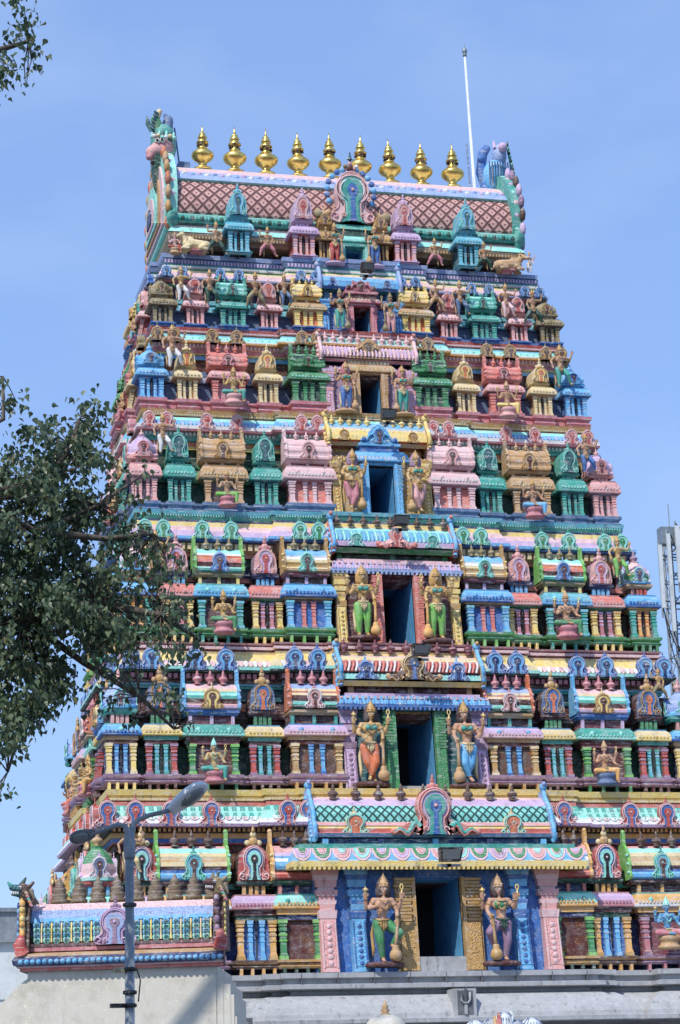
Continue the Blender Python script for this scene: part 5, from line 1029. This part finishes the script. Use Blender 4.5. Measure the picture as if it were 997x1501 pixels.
# on the left flank
FK = 'figures seated along the left flank'
for t, dy, sk, cl, nm in ((1, 1.9, 'goldskin', 'orange', 'orange-clothed figure on the left flank just above the white building'), (2, 1.6, 'goldskin', 'amber', 'golden seated figure on the left flank beside the red pillar, lower'), (2, 4.6, 'skin', 'salmon', 'pinkish seated figure far back on the left flank, lower'), (3, 1.7, 'goldskin', 'white', 'golden seated figure on the left flank behind the tree'),
                          (4, 1.6, 'goldskin', 'orange', 'orange seated figure on the left flank just above the tree'), (5, 1.5, 'tanskin', 'rose', 'rose-clothed seated figure on the left flank, upper'), (6, 1.4, 'tanskin', 'cyan', 'small seated figure in cyan on the left flank below the roof')):
    zf = ST[t]['zf']; statue('seat', (-XS[t][3]-.50, Y(t, zf)+dy, zf+.02), (1.2, 1.15, 1.1, 1.05, .95, .8)[t-1], nm, sk, cl, 'gold', group=FK, rz=-pi/2+.25, ped='rose')
statue('seat', (-4.44, 4.58, 21.72), .72, 'bearded-looking red and green clothed figure seated at the left end under the roof', 'palepink', 'red', 'tan', group=F, ped='tan')
statue('stand4', (4.50, 4.60, 21.84), .62, 'small pale standing figure at the right end under the roof', 'palepink', 'white', 'gold', group=F)
def bull(x, y, z, s, mir, lab, m):
    mb = MB(); B = lambda a, ra, b, rb: capsule(mb, a, ra, b, rb)
    B((-.28, 0, .17), .15, (.18, 0, .20), .16); B((.10, 0, .33), .09, (.14, 0, .36), .07); B((.2, 0, .25), .12, (.34, -.02, .42), .08); B((.34, -.03, .44), .075, (.42, -.12, .38), .05); B((.42, -.12, .38), .05, (.45, -.17, .35), .042)
    for q in (-1, 1):
        B((.31, q*.04, .49), .022, (.30, q*.07, .58), .010); B((.30, q*.07, .46), .02, (.27, q*.13, .45), .012)
        B((.16, q*.12, .12), .07, (.33, q*.14, .05), .045); B((.33, q*.14, .05), .042, (.18, q*.17, .035), .032); B((-.25, q*.12, .14), .11, (-.12, q*.17, .06), .06); B((-.12, q*.17, .06), .05, (-.28, q*.19, .035), .032)
    B((-.40, 0, .24), .02, (-.45, 0, .06), .018)
    o = fuse(mb, 'bull_statue', .013); o.data.materials.clear(); o.data.materials.append(mat(m)); o.location = (x, y, z); o.scale = (-s if mir else s, s, s); tag(o, lab, 'bull statue', 'reclining bulls under the roof')
    q = MB(); q.box(-.2, .1, -.17, .17, .0, .03, 'rose'); q.tube([(.22+.10*0, .13*cos(a), .27+.13*sin(a)) for a in [2*pi*k/12 for k in range(12)]], .018, 'gold', 5, True); q.build('collar', o)
bull(-3.98, 4.45, 21.80, .95, True, 'pale reclining bull under the left end of the roof', 'cream')
bull(3.92, 4.45, 21.78, .95, False, 'brownish reclining bull under the right end of the roof', 'tan')

# ------------------------------------------------------------------ low building with painted barrel parapet, front left
PB = empty('low_building', (-8.98, -6.05, 0), radians(-15.5)); tag(PB, 'low off-white building with a painted barrel parapet, in front of the tower at left', 'building')
L = 3.50; zb = 4.28
mb = MB(); mb.box(.16, L-.12, .10, 3.2, 0, 4.22, 'plaster')
for i, (a, b) in enumerate(((.12, 4.06), (.24, 3.90), (.30, 3.72), (.26, 3.55), (.34, 3.36), (.30, 3.18))): mb.box(L-.13, L-.12+a, .12+.01*i, 2.6, 0, b, 'plaster')
mb.plate([(.17, 4.10), (.17, 2.5), (-.7, 2.5), (-.35, 3.62), (0, 3.98)], .14, 1.2, 'plaster'); mb.build('wall', PB)
o3 = [(.02, 3.2), (.02, .0), (L+.03, .0), (L+.03, 3.2)]
EP = [(-.3, zb-.08), (-.02, zb-.08), (-.02, zb-.03), (.03, zb-.02), (.03, zb), (.08, zb+.02), (.10, zb+.10), (.06, zb+.16), (.05, zb+.20), (-.3, zb+.26)]
mb = MB(); mb.plate([(-o, z) for o, z in EP], L+.01, L+.03, 'maroon', axis='x')
mb.sweep(o3[:3], [(-.3, zb-.08), (-.02, zb-.08), (-.02, zb-.03), (.03, zb-.02), (.03, zb), (.08, zb+.02), (.10, zb+.10), (.06, zb+.16), (.05, zb+.20), (-.3, zb+.26)], ['maroon', 'salmon', 'rose', 'palepink', 'dkblue', 'dkblue', 'dkblue', 'tan', 'tan'])
n = 34
for i in range(n): mb.ball((.02+(i+.5)*(L/n), -.09, zb+.07), .045, 'sky', sx=1.15, n=7, h=4)
for i in range(12): mb.ball((-.07, .15+i*.11, zb+.07), .045, 'sky', n=6, h=4)
mb.build('eave', PB)
mb = MB(); z0 = zb+.24
pr = [(.20, z0, 'maroon'), (.16, z0+.02, 'rose'), (.16, z0+.08, 'maroon'), (.20, z0+.10, 'palepink'), (.18, z0+.15, 'maroon'), (.22, z0+.16, 'dkgreen'), (.16, z0+.30, 'dkblue'), (.20, z0+.50, 'sky'), (.17, z0+.52, 'sky'), (.19, z0+.58, 'periw~'), (.26, z0+.72, 'palepink~'), (.42, z0+.84, 'tan'), (.60, z0+.86, 'tan'), (1.2, z0+.86, 'tan')]
for (y0, za, m), (y1, zz, _) in zip(pr, pr[1:]): mb.add([(.20, y0, za), (L-.16, y0, za), (L-.16, y1, zz), (.20, y1, zz)], [(0, 1, 2, 3)], m)
mb.box(.2, L-.16, 1.19, 1.25, z0-.1, z0+.86, 'plaster')
n = 18; st = (L-.42)/n
for i in range(n):
    x = .22 + (i+.5)*st
    if abs(x-1.66) < .30: continue
    for k in range(4):
        z = z0+.46-k*.085
        for rr, m, dy in ((.072, 'aqua' if k % 2 else 'sky', 0), (.058, 'deepteal', -.01), (.042, 'aqua', -.018), (.028, 'dkblue', -.024), (.012, 'white', -.028)): mb.lathe(x, 0, [(rr, 0), (rr*.9, .02)], m, 3) if False else mb.ball((x, .145+dy*.8+k*.004, z), rr, m, sy=.45, n=9, h=5)
    mb.tube([(x+st/2, .14, z0+.17), (x+st/2, .12, z0+.33), (x+st/2, .15, z0+.50)], .016, 'yellow' if i % 2 else 'cream', 5)
mb.build('barrel_parapet', PB)
mb = MB()
for x, z, w, h in ((1.66, z0+.10, .62, .62),):
    horseshoe(mb, x, .10, z, w, h, ['mauve', 'lilac', 'periw'], .15, rim='lilac', hole='mauve')
mb.build('horseshoe_arch', PB)
f = None
for i in range(9):
    x = .62 + i*.335
    if f is None:
        q = MB(); q.lathe(0, 0, [(.15, 0), (.15, .06), (.12, .08), (.14, .12), (.14, .16), (.10, .19), (.12, .22), (.11, .26), (.07, .29), (.085, .32), (.07, .36), (.04, .38), (.04, .40), (.01, .46)], 'kalash', 12, mats=['kalash', 'brown', 'kalash', 'kalash', 'brown', 'kalash', 'kalash', 'brown', 'kalash', 'kalash', 'brown', 'kalash', 'kalash']); f = q.build('finial', PB, (x, .62, z0+.86))
    else: dup(f, (x, .62, z0+.86), parent=PB)
for sg, x in ((-1, .10), (1, L-.06)):
    q = MB(); pts = [(y+(-.05), z) for y, z, _ in pr[:12]]; pts = [(.02, z0-.02)] + [(-.02, z0+.1), (.04, z0+.3), (.02, z0+.55), (.06, z0+.75), (.18, z0+.95), (.5, z0+1.02), (1.1, z0+.9), (1.2, z0)]
    q.plate(pts, x-.09, x+.09, 'maroon' if sg > 0 else 'brown', axis='x')
    for i in range(11): q.ball((x-.02, .02-.03+.02*sin(i*2.), z0+.05+i*.085), .07, ('yellow', 'amber')[i % 2] if sg < 0 else ('maroon', 'mauve')[i % 2], sx=.8, sy=.7, n=7, h=4)
    for i in range(8): q.ball((x+sg*.10, .1, z0+.1+i*.1), .06, ('sky', 'blue')[i % 2] if sg < 0 else 'yellow', sx=.6, n=7, h=4)
    q.tube([(x+sg*.02, .0, z0-.02), (x+sg*.06, -.06, z0+.12), (x+sg*.02, -.04, z0+.28)], [.12, .11, .05], 'red', 8)
    q.build('end_scroll', PB)
    q = MB(); z1 = z0+1.02
    A_, B_ = ('brown', 'deepteal') if sg < 0 else ('olive', 'maroon')
    H_ = lambda a, ra, b, rb, m: capsule(q, (x+a[0], a[1], z1+a[2]), ra, (x+b[0], b[1], z1+b[2]), rb, 8, m)
    H_((.02, .06, -.08), .12, (-.02, .02, .06), .10, A_+'~'); H_((-.06, 0, .05), .085, (-.20, -.02, .08), .055, B_+'~'); H_((-.08, 0, -.03), .06, (-.19, -.02, -.03), .03, B_)
    H_((-.20, -.02, .08), .05, (-.27, -.02, .17), .02, 'teal'); H_((-.04, .02, .13), .05, (.02, .04, .24), .02, 'dkgreen'); H_((.06, .05, .08), .05, (.15, .06, .16), .025, A_); H_((.12, .05, .02), .045, (.17, .05, -.12), .02, 'kalash')
    for k in range(4): H_((-.09-.035*k, -.05, .0), .014, (-.09-.035*k, -.06, -.035), .006, 'white')
    for k in range(5): H_((.05+.02*k, -.06, -.02-.05*k), .03, (.08+.02*k, -.07, -.05-.05*k), .015, ('tan', 'rose', 'teal')[k % 3])
    q.ball((x-.05, -.08, z1+.07), .03, 'white', n=8, h=5); q.ball((x-.055, -.105, z1+.07), .015, 'black', n=6, h=4)
    q.build('lion_head', PB)

# ------------------------------------------------------------------ street lamp
LP = empty('street_lamp', (-8.02, -13, 0)); tag(LP, 'grey metal street lamp with two arms in front of the tower at lower left', 'street lamp')
q = MB(); q.tube([(0, 0, 0), (0, 0, 4.45)], .070, 'greymetal', 14); q.tube([(0, 0, 4.45), (0, 0, 5.62)], .064, 'greymetal', 14); q.lathe(0, 0, [(.075, 5.30), (.085, 5.34), (.085, 5.56), (.07, 5.62), (.05, 5.72), (.02, 5.76)], 'greymetal', 14); q.lathe(0, 0, [(.16, 0), (.16, .04), (.09, .08)], 'greymetal', 14); q.build('pole', LP)
for z, kind in ((3.22, 1), (3.40, 0), (3.72, 2), (4.62, 0)):
    q = MB(); q.lathe(0, 0, [(.075, z), (.10, z+.01), (.10, z+.05), (.075, z+.06)], 'black', 14)
    if kind == 1: q.box(-.28, -.07, -.04, .04, z+.0, z+.06, 'black')
    if kind == 2: q.box(-.22, -.07, -.05, .05, z-.01, z+.06, 'olive')
    q.build('clamp', LP)
q = MB(); q.tube([(.09, 0, 3.78), (.15, 0, 3.6), (.12, 0, 3.3)], .01, 'black', 4); q.build('wire', LP)
q = MB(); q.tube([(.03, 0, 5.62), (.06, -.01, 5.80), (.13, -.03, 5.86), (.28, -.07, 5.92), (.46, -.10, 5.96), (.64, -.13, 6.0)], [.042, .04, .036, .034, .032, .032], 'greymetal', 10); q.build('arm', LP)
q = MB(); q.tube([(-.02, 0, 5.62), (-.06, .02, 5.78), (-.16, .05, 5.80), (-.34, .09, 5.74), (-.56, .14, 5.66)], [.042, .04, .036, .034, .032], 'greymetal', 10); q.build('arm', LP)
def head(x, y, z, a, n, s, m):
    o = empty('lamp_head', (x, y, z)); o.parent = LP; X = Vector(a).normalized(); Zv = -Vector(n); Zv = (Zv - X*Zv.dot(X)).normalized(); Yv = Zv.cross(X)
    o.matrix_local = Matrix(((X.x, Yv.x, Zv.x, x), (X.y, Yv.y, Zv.y, y), (X.z, Yv.z, Zv.z, z), (0, 0, 0, 1)))
    o.scale = (.84, 1, 1)
    q = MB(); secs = [(0, .085, .075), (.04, .115, .10), (.25, .165, .135), (.45, .19, .14), (.62, .175, .13), (.74, .12, .09), (.80, .03, .03)]; vs = []; fs = []; n = 14
    for X, w, h in secs:
        for k in range(n):
            a = 2*pi*k/n; zz = sin(a)*h if sin(a) > 0 else sin(a)*.035; vs.append((X*s, cos(a)*w*s, zz*s))
    for i in range(len(secs)-1):
        for k in range(n): k2 = (k+1) % n; fs.append((i*n+k, (i+1)*n+k, (i+1)*n+k2, i*n+k2))
    fs.append(tuple(range(n))); fs.append(tuple((len(secs)-1)*n+k for k in range(n-1, -1, -1))); q.add(vs, fs, m, True); q.build('housing', o)
    q = MB(); q.lathe(.46*s, 0, [(.145*s, -.034*s), (.135*s, -.06*s), (.08*s, -.085*s), (.01, -.092*s)], 'lens', 16, sx=1.7, sy=.93); q.build('lens', o)
    return o
M('glass').node_tree.nodes['Principled BSDF'].inputs['Roughness'].default_value = .2
head(.58, -.12, 5.96, (.78, -.18, .58), (.40, -.52, -.76), .98, 'enamel')
head(-.48, .12, 5.69, (-.95, .1, -.24), (-.12, -.85, -.5), .56, 'lampgrey')

# ------------------------------------------------------------------ things along the bottom edge
B1 = empty('domed_cap', (-2.28, -5.0, -.10)); tag(B1, 'small cream domed cap with a brown finial below the grey eave', 'dome')
q = MB(); q.lathe(0, 0, [(.40, 0), (.40, 3.0), (.44, 3.06), (.44, 3.12), (.38, 3.2), (.36, 3.36), (.28, 3.46), (.14, 3.52)], 'plaster', 18); q.build('dome', B1)
q = MB(); q.lathe(0, 0, [(.10, 3.50), (.11, 3.53), (.05, 3.56), (.09, 3.60), (.05, 3.64), (.07, 3.67), (.035, 3.71), (.01, 3.78)], 'tan', 10); q.build('finial', B1)
q = MB()
for x, z, r, sz, m in ((-.55, 3.02, .24, 1.2, 'panelwhite'), (-.25, 3.0, .26, 1.25, 'granite'), (0, 3.08, .24, 1.5, 'panelwhite'), (.2, 3.0, .24, 1.3, 'granite'), (.52, 3.02, .26, 1.2, 'panelwhite')):
    q.ball((x, 0, z), r, m, sz=sz, sy=.8, n=14, h=9)
    for k in range(-3, 4): q.tube([(x+k*r*.26, -.8*r*sqrt(max(0, 1-(k*.26)**2))*.98, z), (x+k*r*.22, -.62*r*sqrt(max(0, 1-(k*.26)**2)), z+r*sz*.62), (x+k*r*.10, -.2*r, z+r*sz*.95)], .012, 'slate', 4)
q.tube([(-.14, -.16, 3.2), (-.15, -.18, 3.42)], [.05, .03], 'red', 8); q.tube([(-.21, -.14, 3.2), (-.22, -.16, 3.36)], [.04, .02], 'gold', 8); q.tube([(.1, -.1, 3.2), (.14, -.14, 3.38), (.08, -.12, 3.44)], .025, 'panelwhite', 6); q.box(-.7, .75, -.25, .25, 0, 3.0, 'plaster')
B2 = q.build('feathered_sculpture', None, (-.05, -5.0, 0)); tag(B2, 'blue-grey rounded plumes with an orange tip, top of a sculpture at the bottom edge', 'sculpture')
B3 = q = MB(); q.lathe(0, 0, [(.12, 3.52), (.15, 3.56), (.07, 3.62), (.12, 3.68), (.05, 3.74), (.08, 3.79), (.04, 3.84), (.01, 3.98)], 'dkgranite', 10); q.lathe(-.26, 0, [(.10, 3.5), (.12, 3.55), (.06, 3.6), (.1, 3.65), (.04, 3.72), (.01, 3.82)], 'dkgranite', 10); q.box(-.6, .5, -.2, .4, 0, 3.52, 'dkgranite')
o = q.build('stone_finial', None, (-4.75, -2.4, 0)); tag(o, 'small dark stone finials on a low wall beside the off-white building', 'finial')
# neighbour building at far left
NB = empty('office_building', (-10.55, 1.0, 0)); tag(NB, 'pale panelled building with a dark roof edge at the lower left corner', 'building')
q = MB(); q.box(-6, 2.6, 0, 8, 0, 5.25, 'panelwhite')
for i in range(8): q.box(-6+i*1.1, -5.97+i*1.1, -.012, .02, 0, 5.2, 'greymetal')
for z in (1.5, 2.8, 4.1): q.box(-6, 2.6, -.012, .02, z, z+.03, 'greymetal')
q.build('wall', NB); q = MB(); q.box(-6.1, 2.7, -.12, 8.1, 5.25, 5.85, 'greymetal'); q.box(-6.15, 2.75, -.18, 8.15, 5.85, 5.93, 'steel'); q.build('roof_edge', NB)

# ------------------------------------------------------------------ telecom mast, right
TM = empty('telecom_mast', (16.25, 25, 0)); tag(TM, 'grey lattice telecom mast with white panel antennas at the right edge behind the tower', 'mast')
q = MB(); W0 = .42
cs = [(-W0, -W0), (W0, -W0), (W0, W0), (-W0, W0)]
for a, b in cs: q.tube([(a, b, 0), (a*.8, b*.8, 21.0)], .06, 'steel', 6)
for i in range(24):
    z = i*.87
    for k in range(4):
        a, b = cs[k], cs[(k+1) % 4]; q.tube([(a[0]*.9, a[1]*.9, z), (b[0]*.9, b[1]*.9, z+.87)], .025, 'steel', 4); q.tube([(a[0]*.9, a[1]*.9, z), (b[0]*.9, b[1]*.9, z)], .025, 'steel', 4)
q.tube([(-.2, 0, 21), (-.2, 0, 21.9)], .02, 'steel', 5); q.build('lattice', TM)
for x, z0, z1, lean, w in ((-.95, 18.0, 20.2, .28, .13), (-.62, 17.2, 20.6, .12, .12), (-.28, 18.9, 20.9, .10, .17), (-.15, 15.2, 16.6, .05, .19), (.5, 17.9, 20.0, 0, .17)):
    q = MB(); q.frus(x, z0, z1, w*.85, w*.85, -.92, -.82, 'panelwhite'); 
    a = q.build('panel_antenna', TM); a.rotation_euler = (0, 0, 0)
    q = MB(); q.tube([(x, -.72, z0-.3), (x, -.72, z1+.2)], .035, 'steel', 6); q.tube([(x, -.72, z0+.3), (0, -.3, z0+.3)], .03, 'steel', 5); q.tube([(x, -.72, z1-.3), (0, -.3, z1-.3)], .03, 'steel', 5); q.build('mount', TM)
q = MB()
for k, (x0, z0, x1, z1, dp) in enumerate(((-.95, 18.0, .0, 16.9, .9), (-.62, 17.2, -.1, 16.6, .5), (-.5, 20.6, .3, 18.3, .1), (-.3, 21.0, .4, 20.6, .1), (-.95, 18.1, -.2, 16.6, 1.3))):
    q.tube([(x0+(x1-x0)*i/10, -.8, z0+(z1-z0)*i/10 - dp*sin(pi*i/10)) for i in range(11)], .022, 'black', 4)
q.build('cable', TM)
q = MB(); q.box(-.8, -.3, -.7, -.3, 20.3, 20.9, 'steel'); q.build('radio_unit', TM); q = MB(); q.box(.1, .5, -.6, -.2, 19.0, 19.5, 'greymetal'); q.build('radio_unit', TM)

# ------------------------------------------------------------------ leafy tree in the left foreground
TR = empty('peepal_tree', (-14.2, -14.6, 0)); tag(TR, 'leafy green peepal tree overhanging from the left edge in front of the tower', 'tree')
def pt(px, py, dy=0):     # sketch units: 105 to the metre in the plane of the crown
    return Vector((-10.10 + .00955*px + dy*.10 + 14.2, dy, 17.09 - .00957*py))
mb = MB()
mb.tube([(0, 0, 0), (.1, 0, 2.2), (-.1, .1, 4.4), (.3, 0, 6.2)], [.42, .33, .28, .24], 'bark', 12); mb.build('trunk', TR)
hub = Vector((.3, 0, 6.2)); limbs = MB(); tw = MB()
LIMB = [[hub, pt(-250, 1010), pt(-90, 960, .4), pt(40, 900, .2), pt(150, 880), pt(240, 900, -.2), pt(290, 930, -.2)],
        [hub, pt(-300, 900), pt(-160, 780, -.4), pt(-30, 740, -.3), pt(70, 700, 0), pt(110, 640, 0), pt(120, 600)],
        [pt(-30, 740, -.3), pt(60, 780, -.2), pt(150, 730, 0), pt(205, 690, 0)], [pt(40, 900, .2), pt(130, 960, .4), pt(210, 1010, .3), pt(262, 1060, .2)],
        [pt(-90, 960, .4), pt(-10, 1000, .5), pt(40, 1050, .5), pt(20, 1120, .5)], [pt(-160, 780, -.4), pt(-60, 660, -.5), pt(10, 620, -.5), pt(8, 555, -.5)],
        [hub, pt(-400, 600, .3), pt(-350, 200, .3), pt(-150, 40, .2), pt(-20, 0, .2), pt(40, -25, .2)], [pt(70, 780, -.2), pt(160, 790, -.3), pt(230, 780, -.3)]]
for L in LIMB:
    n = len(L); limbs.tube(L, [(.20 if L[0] is hub else .05)*(1-i/n)**1.4 + .012 for i in range(n)], 'bark', 7)
CL = [(10, 575, 26, 60), (120, 590, 34, 110), (85, 640, 45, 190), (40, 680, 50, 220), (110, 690, 45, 210), (150, 660, 26, 60), (30, 760, 60, 420), (100, 760, 55, 360), (160, 730, 36, 120), (195, 740, 26, 70), (200, 690, 18, 24),
      (215, 790, 36, 170), (180, 830, 42, 260), (110, 840, 60, 480), (30, 860, 70, 620), (245, 830, 28, 90), (250, 880, 40, 200), (190, 900, 44, 320), (120, 920, 52, 420), (285, 930, 24, 50), (240, 950, 34, 130), (180, 970, 30, 110),
      (50, 960, 60, 460), (0, 940, 50, 260), (262, 1010, 26, 46), (225, 1030, 32, 60), (160, 1010, 18, 26), (90, 1000, 24, 80), (20, 1040, 44, 240), (60, 1040, 24, 70), (10, 1100, 26, 70), (0, 1165, 18, 18), (20, 1085, 22, 50), (300, 1060, 16, 12),
      (5, 8, 24, 50), (40, -8, 20, 30), (12, 38, 12, 12), (25, -20, 26, 40), (-14, 45, 20, 24), (40, 48, 4, 3), (-40, 820, 90, 500), (-60, 960, 90, 400), (-60, 680, 70, 260), (-150, 850, 110, 400), (-100, 60, 90, 200)]
lf = MB(); V3 = []; F3 = []
def leaf(p, s):
    d = Vector((RN.gauss(0, .5), RN.gauss(0, .5), -1.0 + RN.gauss(0, .55))).normalized(); q = Vector((RN.gauss(0, 1), RN.gauss(0, 1), RN.gauss(0, .35)+.2)); q = (q - d*q.dot(d)).normalized(); n = d.cross(q)
    f = s*RN.uniform(.08, .22)
    b = len(V3)
    for a, w, h in ((0, 0, 0), (.18, .42, f), (.45, .46, f), (.72, .22, f*.5), (1.22, 0, -f*.3), (.72, -.22, f*.5), (.45, -.46, f), (.18, -.42, f)): V3.append(tuple(p + d*a*s + q*w*s*.92 + n*h))
    F3.append((b, b+1, b+2, b+3, b+4)); F3.append((b, b+4, b+5, b+6, b+7))
ends = [p for L in LIMB for p in L[2:]]
for cx, cy, r, n in CL:
    c = pt(cx, cy, RN.uniform(-.5, .5)); k = max(3, n//14)
    near = min(ends, key=lambda e: (e-c).length)
    hubs = []
    for i in range(k):
        a = RN.uniform(0, 2*pi); rr = r*sqrt(RN.random()); h = pt(cx+rr*cos(a), cy+rr*sin(a), 0); h.y = c.y + RN.gauss(0, .35); hubs.append(h)
        m = near.lerp(h, .55) + Vector((RN.gauss(0, .05), RN.gauss(0, .05), .05)); tw.tube([near, m, h], [.012, .008, .005], 'bark', 4)
    for i in range(int(n*(2.1 if cx < 140 else 1.05 if cx < 200 else .8))):
        h = RN.choice(hubs); p = h + Vector((RN.gauss(0, .11), RN.gauss(0, .13), RN.gauss(0, .10)+.03)); leaf(p, RN.uniform(.06, .112))
b0 = len(limbs.v); limbs.v += tw.v; limbs.f += [[b0+i for i in f] for f in tw.f]; limbs.m += tw.m; limbs.sm += tw.sm; limbs.uv += tw.uv; limbs.build('branches', TR)
lf.add(V3, F3, 'leaf'); lf.build('crown', TR)

# ------------------------------------------------------------------ ground and sky
q = MB(); q.add([(-3000, -3000, 0), (3000, -3000, 0), (3000, 3000, 0), (-3000, 3000, 0)], [(0, 1, 2, 3)], 'asphalt'); g = q.build('ground'); g['kind'] = 'structure'
q = MB(); q.box(-16, 20, -9, 30, .0, .12, 'granite'); g = q.build('pavement'); g['kind'] = 'structure'
w = bpy.data.worlds.new('World'); SC.world = w; w.use_nodes = True; nt = w.node_tree; bg = nt.nodes['Background']
SUN_EL, SUN_AZ = radians(50), radians(-42)      # azimuth measured from -y towards -x
sd = Vector((sin(SUN_AZ)*cos(SUN_EL), -cos(SUN_AZ)*cos(SUN_EL), sin(SUN_EL)))
sky = nt.nodes.new('ShaderNodeTexSky'); sky.sky_type = 'NISHITA'; sky.sun_disc = False; sky.sun_elevation = SUN_EL; sky.sun_rotation = atan2(sd.x, sd.y); sky.air_density = 1.0; sky.dust_density = .6; sky.ozone_density = 2.0
tc = nt.nodes.new('ShaderNodeTexCoord'); mp = nt.nodes.new('ShaderNodeMapping'); mp.inputs['Scale'].default_value = (1, 1, 2.2); nt.links.new(tc.outputs['Generated'], mp.inputs[0])
n = noise(nt, mp.outputs[0], 7.0, 5, .55); cl = ramp(nt, n, .46, .74, (0, 0, 0, 1), (.17, .17, .17, 1))
c0 = mixc(nt, .68, sky.outputs[0], (1.22, 2.06, 4.15, 1)); c = mixc(nt, cl, c0, (3.3, 3.9, 5.2, 1)); nt.links.new(c, bg.inputs[0]); bg.inputs[1].default_value = .15
sl = bpy.data.lights.new('sun', 'SUN'); sl.energy = 2.65; sl.angle = radians(.5); sl.color = (1, .95, .88); so = bpy.data.objects.new('sun', sl); COL.objects.link(so); so.rotation_euler = sd.to_track_quat('Z', 'Y').to_euler()
cam = bpy.data.cameras.new('camera'); co = bpy.data.objects.new('camera', cam); COL.objects.link(co); SC.camera = co
cam.sensor_fit = 'HORIZONTAL'; cam.sensor_width = 36; cam.lens = 3275.45/997*36; cam.clip_end = 6000; cam.clip_start = .5
fw = Vector((.22545999, .93811048, .26290023)); rt = Vector((.97367668, -.22624359, -.02770499)); up = Vector((-.03348915, -.26222619, .96442517))
co.matrix_world = Matrix(((rt.x, up.x, -fw.x, -12.4643406), (rt.y, up.y, -fw.y, -45), (rt.z, up.z, -fw.z, 1.6), (0, 0, 0, 1)))
vs = SC.view_settings; vs.view_transform = 'Standard'; vs.look = 'None'; vs.exposure = .57; vs.gamma = 1
